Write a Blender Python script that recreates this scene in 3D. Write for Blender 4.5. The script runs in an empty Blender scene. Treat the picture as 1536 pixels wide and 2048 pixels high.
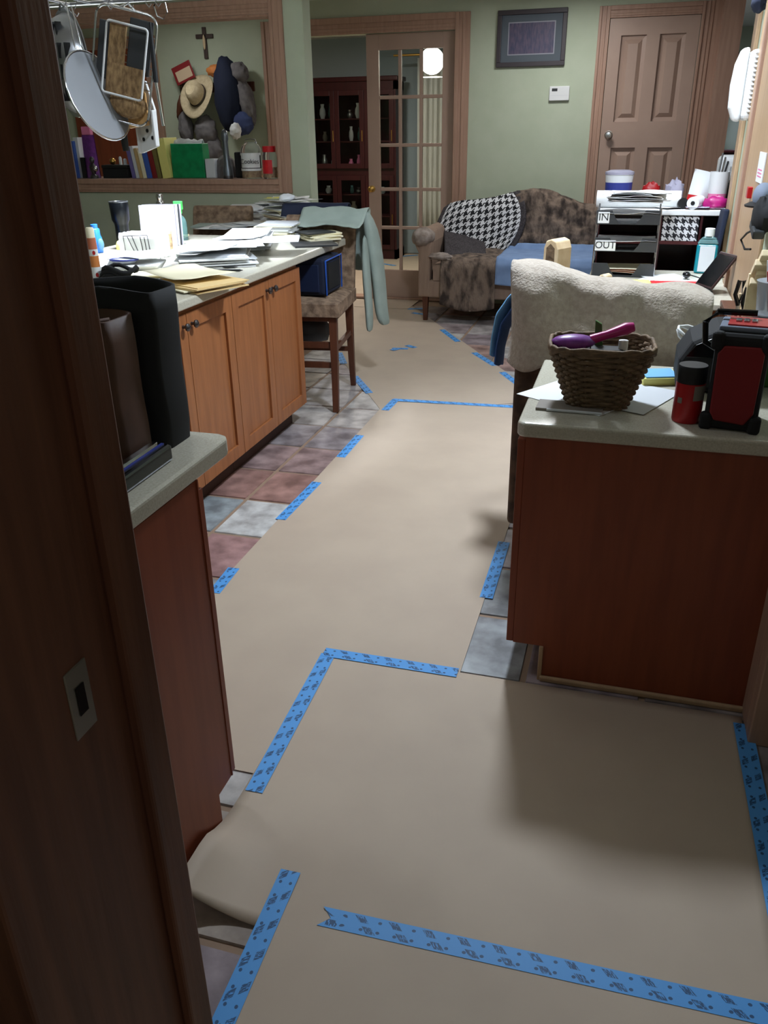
import bpy, bmesh, math, random
from mathutils import Vector, Matrix, Euler, noise
random.seed(7)
R = math.radians
SC = bpy.context.scene
COL = SC.collection
# ------------------------------------------------------------------ camera
RT = Vector((0.96062, 0.27753, -0.01386)); UP = Vector((-0.10589, 0.41171, 0.90514)); FW = Vector((-0.25691, 0.86803, -0.42488))
H, F = 1.5, 1635.4
cd = bpy.data.cameras.new('camera'); cam = bpy.data.objects.new('camera', cd); COL.objects.link(cam)
cam.matrix_world = Matrix(((RT.x, UP.x, -FW.x, 0), (RT.y, UP.y, -FW.y, 0), (RT.z, UP.z, -FW.z, H), (0, 0, 0, 1)))
cd.sensor_fit = 'HORIZONTAL'; cd.sensor_width = 36; cd.lens = 36 * F / 1536; cd.clip_start = .02
SC.camera = cam
# ------------------------------------------------------------------ world, lights, exposure
w = bpy.data.worlds.new('world'); SC.world = w; w.use_nodes = True
w.node_tree.nodes['Background'].inputs[0].default_value = (.55, .65, .8, 1); w.node_tree.nodes['Background'].inputs[1].default_value = .25
SC.view_settings.view_transform = 'Standard'; SC.view_settings.look = 'None'
SC.view_settings.gamma = 1; SC.view_settings.use_curve_mapping = False; SC.view_settings.exposure = 0.0
CEIL = 2.5
COOL = (.77, .87, 1.0); NEUT = (.95, .97, 1.0); WARM = (1, .86, .68)
UNSEEN_LIGHTS = [  # x, y, watts, diameter, colour
    (-.40, 3.25, 57, .24, COOL, 180), (-1.75, 1.9, 7, .26, COOL, 180), (-2.4, 4.0, 36, .45, COOL, 62), (-.6, 6.8, 17, .4, NEUT, 180), (.2, 4.45, 8, .3, COOL, 70), (.5, -.7, 3, .3, NEUT, 180), (-3.9, 6.9, 5, .3, NEUT, 180)]  # last two, in the hall and the hat nook, are added fill lamps
def area(name, loc, e, size, col, rot=(0, 0, 0), shape='DISK', size_y=None):
    d = bpy.data.lights.new(name, 'AREA'); d.energy = e; d.shape = shape; d.size = size; d.color = col
    if size_y: d.size_y = size_y
    o = bpy.data.objects.new(name, d); o.location = loc; o.rotation_euler = rot; COL.objects.link(o); return o
for i, (x, y, e, s, c_, sp_) in enumerate(UNSEEN_LIGHTS):
    area('unseen_ceiling_lamp', (x, y, CEIL - .075), e, s, c_).data.spread = R(sp_)
area('unseen_ceiling_lamp', (1.3, 9.0, CEIL - .075), 40, .4, COOL)  # added lamp, unseen, brightens the far right room
area('unseen_ceiling_lamp', (-2.7, 8.7, CEIL - .075), 36, .35, (1, .92, .82))  # added lamp, unseen, lifts the dark room behind the French door
# ------------------------------------------------------------------ pixel helpers: photograph pixel to a point on a known plane
def ray(px, py): return FW + RT * ((px - 768) / F) - UP * ((py - 1024) / F)
def az(px, py, z): d = ray(px, py); t = (z - H) / d.z; return Vector((d.x * t, d.y * t, z))
def ay(px, py, Y): d = ray(px, py); t = Y / d.y; return Vector((d.x * t, Y, H + d.z * t))
def ax(px, py, X): d = ray(px, py); t = X / d.x; return Vector((X, d.y * t, H + d.z * t))
def zat(px, py, p): d = ray(px, py); t = (p[0] * d.x + p[1] * d.y) / (d.x ** 2 + d.y ** 2); return H + t * d.z
# ------------------------------------------------------------------ materials
def lin(c): return tuple(((v / 255) / 12.92 if v / 255 <= .04045 else ((v / 255 + .055) / 1.055) ** 2.4) for v in c[:3]) + (1,)
MATS = {}
def mat(name, col=(200, 200, 200), rough=.6, col2=None, scale=20, stretch=(1, 1, 1), metal=0, bump=0, bscale=None, detail=4, emit=0, trans=0, alpha=1, spec=.5, objcol=False, sheen=0, wave=False, lo=.35, hi=.65, ior=1.45):
    m = bpy.data.materials.new(name); m.use_nodes = True; nt = m.node_tree; N = nt.nodes; L = nt.links
    b = N['Principled BSDF']; b.inputs['Roughness'].default_value = rough; b.inputs['Metallic'].default_value = metal
    b.inputs['Base Color'].default_value = lin(col); b.inputs['Specular IOR Level'].default_value = spec; b.inputs['IOR'].default_value = ior
    b.inputs['Transmission Weight'].default_value = trans; b.inputs['Alpha'].default_value = alpha; b.inputs['Sheen Weight'].default_value = sheen
    if emit: b.inputs['Emission Color'].default_value = lin(col); b.inputs['Emission Strength'].default_value = emit
    tc = N.new('ShaderNodeTexCoord'); mp = N.new('ShaderNodeMapping'); mp.inputs['Scale'].default_value = stretch
    L.new(tc.outputs['Object'], mp.inputs[0])
    last = None
    if col2 is not None:
        n = N.new('ShaderNodeTexNoise'); n.inputs['Scale'].default_value = scale; n.inputs['Detail'].default_value = detail
        oi = N.new('ShaderNodeObjectInfo'); va = N.new('ShaderNodeVectorMath'); va.operation = 'ADD'
        vm = N.new('ShaderNodeMath'); vm.operation = 'MULTIPLY'; vm.inputs[1].default_value = 17
        L.new(oi.outputs['Random'], vm.inputs[0]); L.new(mp.outputs[0], va.inputs[0]); L.new(vm.outputs[0], va.inputs[1])
        L.new(va.outputs[0], n.inputs['Vector'])
        r = N.new('ShaderNodeValToRGB'); r.color_ramp.elements[0].position = lo; r.color_ramp.elements[1].position = hi
        r.color_ramp.elements[0].color = lin(col); r.color_ramp.elements[1].color = lin(col2)
        L.new(n.outputs['Fac'], r.inputs[0]); last = r.outputs[0]
    if objcol:
        oi = N.new('ShaderNodeObjectInfo')
        if last is None: last = oi.outputs['Color']
        else:
            mx = N.new('ShaderNodeMix'); mx.data_type = 'RGBA'; mx.blend_type = 'MULTIPLY'; mx.inputs[0].default_value = 1
            L.new(oi.outputs['Color'], mx.inputs[6]); L.new(last, mx.inputs[7]); last = mx.outputs[2]
    if last is not None: L.new(last, b.inputs['Base Color'])
    if bump:
        n2 = N.new('ShaderNodeTexNoise'); n2.inputs['Scale'].default_value = bscale or scale * 3; n2.inputs['Detail'].default_value = 3
        L.new(mp.outputs[0], n2.inputs['Vector'])
        bp = N.new('ShaderNodeBump'); bp.inputs['Strength'].default_value = bump; bp.inputs['Distance'].default_value = .01
        L.new(n2.outputs['Fac'], bp.inputs['Height']); L.new(bp.outputs[0], b.inputs['Normal'])
    MATS[name] = m; return m
def mnode(nt, op, a, b=None):
    n = nt.nodes.new('ShaderNodeMath'); n.operation = op
    for i, v in enumerate((a, b)):
        if v is None: continue
        if isinstance(v, (int, float)): n.inputs[i].default_value = v
        else: nt.links.new(v, n.inputs[i])
    return n.outputs[0]
def houndstooth(name, a, b, su, sv, axes='XZ', uv=False, rough=.9):
    m = mat(name, a, rough); nt = m.node_tree; N = nt.nodes; L = nt.links
    tc = next(n for n in N if n.type == 'TEX_COORD'); sp = N.new('ShaderNodeSeparateXYZ'); L.new(tc.outputs['UV' if uv else 'Object'], sp.inputs[0])
    u = mnode(nt, 'FLOOR', mnode(nt, 'MULTIPLY', sp.outputs['X' if uv else axes[0]], su)); v = mnode(nt, 'FLOOR', mnode(nt, 'MULTIPLY', sp.outputs['Y' if uv else axes[1]], sv))
    u = mnode(nt, 'ADD', u, 8000); v = mnode(nt, 'ADD', v, 8000)
    W_ = mnode(nt, 'LESS_THAN', mnode(nt, 'MODULO', u, 8), 4); V_ = mnode(nt, 'LESS_THAN', mnode(nt, 'MODULO', v, 8), 4)
    t = mnode(nt, 'LESS_THAN', mnode(nt, 'MODULO', mnode(nt, 'ADD', u, v), 4), 2)
    f = mnode(nt, 'ADD', mnode(nt, 'MULTIPLY', t, W_), mnode(nt, 'MULTIPLY', mnode(nt, 'SUBTRACT', 1, t), V_))
    mx = N.new('ShaderNodeMix'); mx.data_type = 'RGBA'; mx.inputs[6].default_value = lin(a); mx.inputs[7].default_value = lin(b)
    L.new(f, mx.inputs[0]); L.new(mx.outputs[2], N['Principled BSDF'].inputs['Base Color']); return m
def tapemat():
    m = mat('tape_blue', (52, 132, 205), .55); nt = m.node_tree; N = nt.nodes; L = nt.links
    tc = next(n for n in N if n.type == 'TEX_COORD'); sp = N.new('ShaderNodeSeparateXYZ'); L.new(tc.outputs['UV'], sp.inputs[0])
    U, V = sp.outputs['X'], sp.outputs['Y']      # U metres along, V 0..1 across
    ph = mnode(nt, 'FRACT', mnode(nt, 'ADD', mnode(nt, 'MULTIPLY', U, 14), mnode(nt, 'MULTIPLY', V, .55)))
    band = mnode(nt, 'MULTIPLY', mnode(nt, 'GREATER_THAN', ph, .18), mnode(nt, 'LESS_THAN', ph, .46))
    saw = mnode(nt, 'FRACT', mnode(nt, 'MULTIPLY', V, 2.0)); gap = mnode(nt, 'MULTIPLY', mnode(nt, 'GREATER_THAN', saw, .2), mnode(nt, 'LESS_THAN', saw, .85))
    n = N.new('ShaderNodeTexNoise'); n.inputs['Scale'].default_value = 1; cv = N.new('ShaderNodeCombineXYZ')
    L.new(mnode(nt, 'ADD', mnode(nt, 'MULTIPLY', U, 420), mnode(nt, 'MULTIPLY', V, 14)), cv.inputs[0]); L.new(mnode(nt, 'MULTIPLY', V, 5), cv.inputs[1]); L.new(cv.outputs[0], n.inputs['Vector'])
    ink = mnode(nt, 'MULTIPLY', mnode(nt, 'MULTIPLY', band, gap), mnode(nt, 'GREATER_THAN', n.outputs['Fac'], .45))
    # small stars between the words
    du = mnode(nt, 'SUBTRACT', mnode(nt, 'FRACT', mnode(nt, 'ADD', mnode(nt, 'MULTIPLY', U, 28), .6)), .5); dv = mnode(nt, 'SUBTRACT', mnode(nt, 'FRACT', mnode(nt, 'ADD', mnode(nt, 'MULTIPLY', V, 2), .0)), .5)
    dd = mnode(nt, 'ADD', mnode(nt, 'POWER', mnode(nt, 'MULTIPLY', du, 1.3), 2), mnode(nt, 'POWER', mnode(nt, 'MULTIPLY', dv, 1.0), 2))
    star = mnode(nt, 'MULTIPLY', mnode(nt, 'LESS_THAN', dd, .022), mnode(nt, 'SUBTRACT', 1, band))
    ink = mnode(nt, 'MINIMUM', mnode(nt, 'ADD', ink, star), 1)
    mx = N.new('ShaderNodeMix'); mx.data_type = 'RGBA'; mx.inputs[6].default_value = lin((84, 158, 226)); mx.inputs[7].default_value = lin((24, 52, 88))
    L.new(mnode(nt, 'MULTIPLY', ink, .85), mx.inputs[0]); L.new(mx.outputs[2], N['Principled BSDF'].inputs['Base Color']); return m
mat('wall_green', (178, 187, 164), .85, (183, 191, 169), 6, bump=.05, bscale=90)
mat('ceiling_white', (222, 222, 216), .9)
mat('wall_grey', (150, 162, 166), .9)
mat('trim_wood', (172, 138, 118), .5, (160, 126, 107), 3, (14, 14, 1), bump=.04)
mat('door_paint', (170, 144, 128), .45, (165, 139, 124), 5)
mat('trim_tan', (178, 148, 116), .5, (168, 138, 108), 3, (14, 14, 1))
mat('jamb_dark', (116, 72, 52), .5, (94, 56, 40), 3, (18, 18, 1.2), bump=.06)
mat('cabinet_wood', (164, 104, 62), .38, (148, 92, 54), 4, (10, 10, .9), bump=.03)
mat('panel_wood', (138, 68, 41), .45, (126, 60, 36), 4, (9, 9, .9))
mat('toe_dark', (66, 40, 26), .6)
mat('stool_wood', (92, 52, 34), .4, (78, 44, 28), 5, (12, 12, 1))
mat('laminate', (196, 192, 176), .22, (178, 172, 156), 220, detail=2, lo=.3, hi=.7, spec=.5)
mat('grout', (150, 126, 106), .9)
mat('tile_stone', (172, 168, 168), .42, (255, 255, 255), 10, objcol=True, bump=.14, bscale=18, lo=.34, hi=.68, detail=8)
mat('kraft', (189, 172, 153), .62, (183, 166, 148), 5, bump=.015, bscale=40, spec=.35)
tapemat()
mat('strike_metal', (170, 165, 155), .35, metal=.9)
mat('black_cloth', (20, 20, 22), .8)
mat('brown_leather', (92, 60, 44), .62, (80, 52, 38), 14, bump=.05)
mat('black_matte', (7, 9, 12), .3, spec=.3); mat('dark', (22, 22, 24), .5); mat('black_gloss', (12, 12, 14), .15); mat('charcoal', (48, 50, 52), .5)
mat('white', (222, 223, 222), .5); mat('paper', (226, 228, 228), .7); mat('paper_grey', (205, 208, 212), .7); mat('paper_cream', (240, 232, 200), .7)
mat('manila', (226, 196, 140), .7); mat('lilac', (168, 164, 182), .7); mat('paper_yellow', (232, 226, 120), .7); mat('envelope_tan', (205, 180, 150), .7)
mat('chrome', (210, 210, 212), .18, metal=1); mat('steel', (170, 172, 176), .3, metal=1); mat('pewter', (90, 88, 90), .35, metal=.9)
mat('mesh_grey', (140, 143, 147), .45, metal=.35)
mat('wicker', (128, 104, 78), .7, (92, 74, 56), 40, bump=.3, bscale=60); mat('wicker_tan', (176, 142, 98), .7, (120, 92, 60), 90, (1, 1, .4), bump=.3)
mat('wood_light', (206, 160, 100), .5, (190, 146, 90), 5, (10, 10, 1)); mat('wood_pale', (226, 206, 172), .6, (205, 178, 140), 12)
mat('fur_brown', (118, 98, 84), .95, (74, 58, 50), 16, bump=.5, bscale=60, sheen=.3); mat('stool_fabric', (150, 126, 104), .95, (104, 84, 68), 26, bump=.35, bscale=90)
mat('sofa_fabric', (158, 134, 116), .9, (146, 122, 106), 30, (1, 1, .2)); mat('sofa_arm_cover', (168, 156, 148), .95, (120, 106, 96), 14)
mat('throw_brown', (134, 116, 102), .95, (66, 56, 50), 11, (1.6, 1.6, .7), bump=.8, bscale=55, detail=7, lo=.4, hi=.62); mat('afghan_border', (52, 48, 50), .95, (84, 78, 80), 90, bump=.4)
houndstooth('afghan', (26, 26, 30), (226, 226, 228), 92, 92, uv=True); houndstooth('houndstooth_box', (36, 34, 40), (222, 220, 222), 216, 216)
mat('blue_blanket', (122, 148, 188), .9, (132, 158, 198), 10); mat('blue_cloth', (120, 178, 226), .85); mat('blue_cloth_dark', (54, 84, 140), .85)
mat('towel', (180, 168, 155), .98, (164, 151, 137), 60, bump=.5, bscale=140, sheen=.3); mat('chair_fabric', (104, 82, 66), .9, (70, 54, 44), 18, bump=.1)
mat('shirt_green', (158, 172, 164), .85, (148, 162, 154), 9, bump=.1, bscale=20); mat('navy', (22, 30, 52), .85); mat('bag_blue', (13, 28, 58), .6); mat('bag_blue_edge', (30, 80, 170), .5)
mat('maroon', (58, 20, 24), .3, (48, 16, 20), 4, (8, 8, 1)); mat('maroon_mid', (84, 34, 36), .5)
mat('glass', (235, 242, 242), .03, trans=1, ior=1.02, spec=.5); mat('glass_jar', (235, 240, 240), .05, trans=.9, ior=1.1)
mat('glass_teal', (160, 210, 210), .08, trans=.75, ior=1.2); mat('teal_liquid', (20, 150, 170), .2, trans=.3)
mat('sheer', (214, 214, 206), .9, (196, 196, 190), 12, (6, 6, .3), alpha=.85); mat('lamp_glow', (255, 246, 228), .5, emit=9); mat('fixture_glow', (255, 250, 240), .5, emit=4)
mat('red', (168, 22, 26), .4); mat('radio_red', (120, 14, 20), .5); mat('red_bright', (196, 30, 36), .4); mat('green_bag', (14, 140, 84), .35, (10, 118, 70), 18); mat('green_neon', (90, 220, 110), .4)
mat('blue_plastic', (40, 110, 200), .35); mat('blue_deep', (52, 62, 140), .4); mat('purple', (98, 44, 120), .35, (130, 60, 150), 30); mat('magenta', (170, 30, 110), .3); mat('pink', (226, 130, 170), .5)
mat('straw', (206, 190, 156), .8, (190, 172, 138), 40); mat('hat_band', (60, 48, 38), .7); mat('grey_cloth', (120, 116, 116), .9, (98, 94, 96), 20); mat('grey_blue', (112, 120, 136), .9)
mat('blue_faded', (66, 78, 118), .9, (56, 66, 104), 12); mat('orange', (196, 120, 60), .7); mat('crucifix', (64, 48, 42), .5); mat('brass', (190, 150, 80), .3, metal=1); mat('nickel', (190, 190, 186), .25, metal=1)
mat('frame_dark', (62, 56, 60), .5); mat('frame_mat', (84, 92, 100), .7); mat('photo', (96, 84, 104), .5, (66, 66, 92), 30, (3, 1, .6)); mat('photo_edge', (150, 150, 160), .6)
mat('book_blue', (60, 92, 170), .5); mat('book_tan', (190, 160, 110), .5); mat('book_red', (130, 30, 34), .5); mat('book_violet', (110, 100, 160), .5); mat('book_olive', (120, 110, 60), .5); mat('yellow_soft', (226, 220, 130), .6)
mat('cookies', (196, 160, 110), .8, (150, 110, 70), 50); mat('label_grey', (130, 122, 112), .6); mat('green_moss', (60, 100, 40), .7); mat('plastic_clear', (210, 216, 224), .15, alpha=.55)
mat('gunmetal', (110, 116, 122), .35, metal=.7); mat('screen_dark', (52, 38, 38), .25); mat('sage_tin', (172, 148, 112), .6, (120, 96, 70), 60); mat('terracotta', (182, 104, 74), .6); mat('ink', (40, 40, 44), .7); mat('cord_white', (230, 230, 230), .5)
# ------------------------------------------------------------------ mesh builder
class G:
    def __init__(s): s.v = []; s.f = []; s.uv = {}
    def raw(s, vs, fs, T=None):
        o = len(s.v)
        for p in vs:
            p = Vector(p); s.v.append(T @ p if T else p)
        for f_ in fs: s.f.append(tuple(i + o for i in f_))
        return s
    def box(s, c, d, rot=(0, 0, 0)):
        x, y, z = d[0] / 2, d[1] / 2, d[2] / 2
        T = Matrix.Translation(Vector(c)) @ Euler(rot).to_matrix().to_4x4()
        return s.raw([(-x, -y, -z), (x, -y, -z), (x, y, -z), (-x, y, -z), (-x, -y, z), (x, -y, z), (x, y, z), (-x, y, z)],
                     [(0, 3, 2, 1), (4, 5, 6, 7), (0, 1, 5, 4), (1, 2, 6, 5), (2, 3, 7, 6), (3, 0, 4, 7)], T)
    def bb(s, x0, x1, y0, y1, z0, z1): return s.box(((x0 + x1) / 2, (y0 + y1) / 2, (z0 + z1) / 2), (abs(x1 - x0), abs(y1 - y0), abs(z1 - z0)))
    def frus(s, c, d0, d1, h, T=None):     # tapered box, base centre c, base size d0, top size d1
        x, y, z = c; a, b = d0[0] / 2, d0[1] / 2; p, q = d1[0] / 2, d1[1] / 2
        return s.raw([(x - a, y - b, z), (x + a, y - b, z), (x + a, y + b, z), (x - a, y + b, z), (x - p, y - q, z + h), (x + p, y - q, z + h), (x + p, y + q, z + h), (x - p, y + q, z + h)],
                     [(0, 3, 2, 1), (4, 5, 6, 7), (0, 1, 5, 4), (1, 2, 6, 5), (2, 3, 7, 6), (3, 0, 4, 7)], T)
    def lathe(s, prof, c=(0, 0, 0), n=24, T=None, sy=1):
        o = []; fs = []
        for r_, z in prof:
            for i in range(n):
                a = 2 * math.pi * i / n; o.append((c[0] + r_ * math.cos(a), c[1] + r_ * math.sin(a) * sy, c[2] + z))
        for k in range(len(prof) - 1):
            for i in range(n):
                j = (i + 1) % n; fs.append((k * n + i, k * n + j, (k + 1) * n + j, (k + 1) * n + i))
        if prof[0][0] > 1e-5: fs.append(tuple(range(n - 1, -1, -1)))
        if prof[-1][0] > 1e-5: fs.append(tuple((len(prof) - 1) * n + i for i in range(n)))
        return s.raw(o, fs, T)
    def cyl(s, a, b, r0, r1=None, n=14):
        a = Vector(a); b = Vector(b); d = b - a; q = d.to_track_quat('Z', 'Y').to_matrix().to_4x4()
        return s.lathe([(r0, 0), (r0 if r1 is None else r1, d.length)], n=n, T=Matrix.Translation(a) @ q)
    def tube(s, pts, r, n=8, closed=False):
        pts = [Vector(p) for p in pts]; m = len(pts); o = []; fs = []
        for k, p in enumerate(pts):
            a = pts[(k - 1) % m] if (k or closed) else pts[0]; b = pts[(k + 1) % m] if (k < m - 1 or closed) else pts[-1]
            t = (b - a).normalized(); rf = Vector((0, 0, 1)) if abs(t.z) < .9 else Vector((1, 0, 0)); u = t.cross(rf).normalized(); v = t.cross(u)
            rr = r[k] if isinstance(r, (list, tuple)) else r
            for i in range(n):
                g = 2 * math.pi * i / n; o.append(p + u * math.cos(g) * rr + v * math.sin(g) * rr)
        for k in range(m if closed else m - 1):
            k2 = (k + 1) % m
            for i in range(n):
                j = (i + 1) % n; fs.append((k * n + i, k2 * n + i, k2 * n + j, k * n + j))
        if not closed: fs += [tuple(range(n)), tuple((m - 1) * n + i for i in range(n - 1, -1, -1))]
        return s.raw(o, fs)
    def prism(s, poly, z0, z1, axis='z'):
        n = len(poly); mp = {'z': lambda a, b, c: (a, b, c), 'y': lambda a, b, c: (a, c, b), 'x': lambda a, b, c: (c, a, b)}[axis]
        vs = [mp(a, b, z0) for a, b in poly] + [mp(a, b, z1) for a, b in poly]
        return s.raw(vs, [tuple(range(n - 1, -1, -1)), tuple(range(n, 2 * n))] + [(i, (i + 1) % n, n + (i + 1) % n, n + i) for i in range(n)])
    def sheet(s, fn, nu, nv, us=1, vs=1):
        o = len(s.v)
        for j in range(nv + 1):
            for i in range(nu + 1):
                s.v.append(Vector(fn(i / nu, j / nv))); s.uv[len(s.v) - 1] = (i / nu * us, j / nv * vs)
        for j in range(nv):
            for i in range(nu):
                a = o + j * (nu + 1) + i; s.f.append((a, a + 1, a + nu + 2, a + nu + 1))
        return s
    def ball(s, c, r, nu=16, nv=10, amp=0, sc=4, seed=0, T=None):
        c = Vector(c); o = []; fs = []
        for j in range(nv + 1):
            for i in range(nu):
                th = math.pi * j / nv; ph = 2 * math.pi * i / nu
                d = Vector((math.sin(th) * math.cos(ph), math.sin(th) * math.sin(ph), math.cos(th)))
                k = 1 + (amp * noise.noise(d * sc + Vector((seed, seed * .7, 0))) if amp else 0)
                o.append(c + Vector((d.x * r[0], d.y * r[1], d.z * r[2])) * k)
        for j in range(nv):
            for i in range(nu):
                i2 = (i + 1) % nu; fs.append((j * nu + i, (j + 1) * nu + i, (j + 1) * nu + i2, j * nu + i2))
        return s.raw(o, fs, T)
    def make(s, name, m, parent=None, smooth=False, bev=0, seg=2, solid=0, sub=0, weld=False):
        me = bpy.data.meshes.new(name); me.from_pydata([tuple(p) for p in s.v], [], s.f); me.validate()
        if s.uv:
            ul = me.uv_layers.new(name='UVMap')
            for lp in me.loops: ul.data[lp.index].uv = s.uv.get(lp.vertex_index, (0, 0))
        bm = bmesh.new(); bm.from_mesh(me)
        if weld: bmesh.ops.remove_doubles(bm, verts=bm.verts, dist=1e-5)
        bmesh.ops.recalc_face_normals(bm, faces=bm.faces); bm.to_mesh(me); bm.free()
        if smooth:
            for p in me.polygons: p.use_smooth = True
            try: me.set_sharp_from_angle(angle=R(50))
            except Exception: pass
        me.materials.append(MATS[m] if isinstance(m, str) else m)
        o = bpy.data.objects.new(name, me); COL.objects.link(o)
        if parent is not None: o.parent = parent
        if solid: q = o.modifiers.new('solid', 'SOLIDIFY'); q.thickness = solid; q.offset = 0
        if bev: q = o.modifiers.new('bevel', 'BEVEL'); q.width = bev; q.segments = seg; q.limit_method = 'ANGLE'; q.angle_limit = R(40)
        if sub: q = o.modifiers.new('sub', 'SUBSURF'); q.levels = sub; q.render_levels = sub
        return o
def tag(o, label, cat, group=None, kind=None):
    o['label'] = label; o['category'] = cat
    if group: o['group'] = group
    if kind: o['kind'] = kind
    return o
def thing(name, label, cat, loc=(0, 0, 0), rz=0, group=None, kind=None, rot=None):
    o = bpy.data.objects.new(name, None); o.empty_display_size = .05; o.location = loc; o.rotation_euler = rot or (0, 0, rz); COL.objects.link(o)
    return tag(o, label, cat, group, kind)
def one(name, g, m, label, cat, group=None, kind=None, loc=None, rz=0, rot=None, **k):
    o = g.make(name, m, None, **k)
    if loc is not None: o.location = loc
    o.rotation_euler = rot or (0, 0, rz)
    return tag(o, label, cat, group, kind)
def struct(name, g, m, label, cat, **k): return one(name, g, m, label, cat, kind='structure', **k)
def text(s, size, m, parent, loc, rot, name='lettering', ext=.0006):
    c = bpy.data.curves.new(name, 'FONT'); c.body = s; c.size = size; c.extrude = ext; c.align_x = 'CENTER'; c.align_y = 'CENTER'
    t = bpy.data.objects.new(name, c); COL.objects.link(t); dg = bpy.context.evaluated_depsgraph_get()
    me = bpy.data.meshes.new_from_object(t.evaluated_get(dg)); bpy.data.objects.remove(t); me.materials.clear(); me.materials.append(MATS[m])
    o = bpy.data.objects.new(name, me); COL.objects.link(o); o.parent = parent; o.location = loc; o.rotation_euler = rot; return o
FACE = (R(90), 0, 0)     # text facing -Y
YB, YW = 7.73, 6.0       # back wall, pass-through wall
# ================================================================== SETTING
fl = struct('floor', G().bb(-6, 4, -2, 12.5, -.06, -.005), 'grout', 'stone tile floor of mottled grey, mauve and tan squares', 'floor')
PT = .342; tg = G().frus((0, 0, -.012), (PT - .012, PT - .012), (PT - .022, PT - .022), .012)
tm = None; TC = [(150, 138, 138), (164, 158, 156), (140, 128, 132), (172, 160, 148), (150, 154, 156), (156, 128, 120), (176, 172, 168), (136, 126, 124)]
for i in range(-2, 8):
    for j in range(-8, 16):
        x = -1.545 + PT * (i + .5); y = 2.70 + PT * (j + .5)
        if y > YB - .1: continue
        if tm is None: t = tg.make('tile', 'tile_stone', fl); tm = t.data
        else: t = bpy.data.objects.new('tile', tm); COL.objects.link(t); t.parent = fl
        t.location = (x, y, 0); c_ = random.choice(TC)
        if i in (-1, 0): c_ = {0: (150, 160, 164) if i < 0 else (190, 192, 190), 1: (150, 116, 108), -1: (158, 124, 122), 2: (152, 130, 128), 3: (146, 138, 140), 4: (168, 162, 158)}.get(j, c_)
        t.color = lin([min(255, v_ * 1.14 + 4) for v_ in c_])
struct('ceiling', G().bb(-6, 4, -2, 12.5, CEIL, CEIL + .05), 'ceiling_white', 'plain white ceiling over the kitchen', 'ceiling')
# back wall with French door opening and side door opening
FX0, FX1, FZ = -3.22, -1.60, 2.235; DX0, DX1, DZ0, DZ1 = -.356, .33, .12, 2.262; BX1 = .62
g = G(); g.bb(-5.6, FX0, YB, YB + .12, 0, CEIL); g.bb(FX0, FX1, YB, YB + .12, FZ, CEIL); g.bb(FX1, DX0, YB, YB + .12, 0, CEIL)
g.bb(DX0, DX1, YB, YB + .12, DZ1, CEIL); g.bb(DX0, DX1, YB, YB + .12, 0, DZ0); g.bb(DX1, BX1, YB, YB + .12, 0, CEIL)
struct('wall_back', g, 'wall_green', 'olive green wall behind the sofa with French door', 'wall')
# pass-through wall
WX0, WX1, WZ0, WZ1 = -4.6, -2.53, 1.172, 2.215; WC = -2.293
g = G(); g.bb(-5.6, WX0, YW, YW + .14, 0, CEIL); g.bb(WX1, WC, YW, YW + .14, 0, CEIL); g.bb(WX0, WX1, YW, YW + .14, 0, WZ0 - .03); g.bb(WX0, WX1, YW, YW + .14, WZ1, CEIL)
struct('wall_left', g, 'wall_green', 'green partition wall with the framed pass-through opening', 'wall')
struct('wall_side', G().bb(-5.7, -5.6, .3, 12.5, 0, CEIL), 'wall_green', 'green side wall past the island', 'wall')
tr = thing('window_1', 'wood framed pass-through opening with a cluttered sill', 'window', (0, YW, 0), kind='structure')
cw = .13
def casing(parent, x0, x1, z0, z1, y, wd, m='trim_wood', sill=True, top=True, d=.02):
    def strip(name, a0, a1, b0, b1, horiz):
        g = G(); g.bb(a0, a1, y - d, y, b0, b1)
        if horiz:
            h = b1 - b0; g.bb(a0, a1, y - d - .012, y - d, b0 + h * .62, b1); g.bb(a0, a1, y - d - .006, y - d, b0 + h * .15, b0 + h * .35)
        else:
            h = a1 - a0; g.bb(a0, a0 + h * .25, y - d - .012, y - d, b0, b1); g.bb(a0 + h * .5, a0 + h * .68, y - d - .006, y - d, b0, b1)
        return g.make(name, m, parent, bev=.003)
    strip('side_casing', x1, x1 + wd, z0 if not sill else z0 - wd, z1 + wd, False)
    strip('side_casing', x0 - wd, x0, z0 if not sill else z0 - wd, z1 + wd, False)
    if top: strip('head_casing', x0, x1, z1, z1 + wd, True)
    if sill: strip('bottom_casing', x0, x1, z0 - wd, z0, True)
casing(tr, WX0, WX1, WZ0, WZ1, 0, .095)
G().bb(WX0, WX1, -.0, .36, WZ0 - .03, WZ0).make('sill', 'trim_wood', tr, bev=.004)
G().bb(WX1 - .0, WX1 - .015, .0, .14, WZ0, WZ1).make('reveal', 'trim_wood', tr); G().bb(WX0, WX1, .0, .14, WZ1 - .015, WZ1).make('reveal', 'trim_wood', tr)
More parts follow.
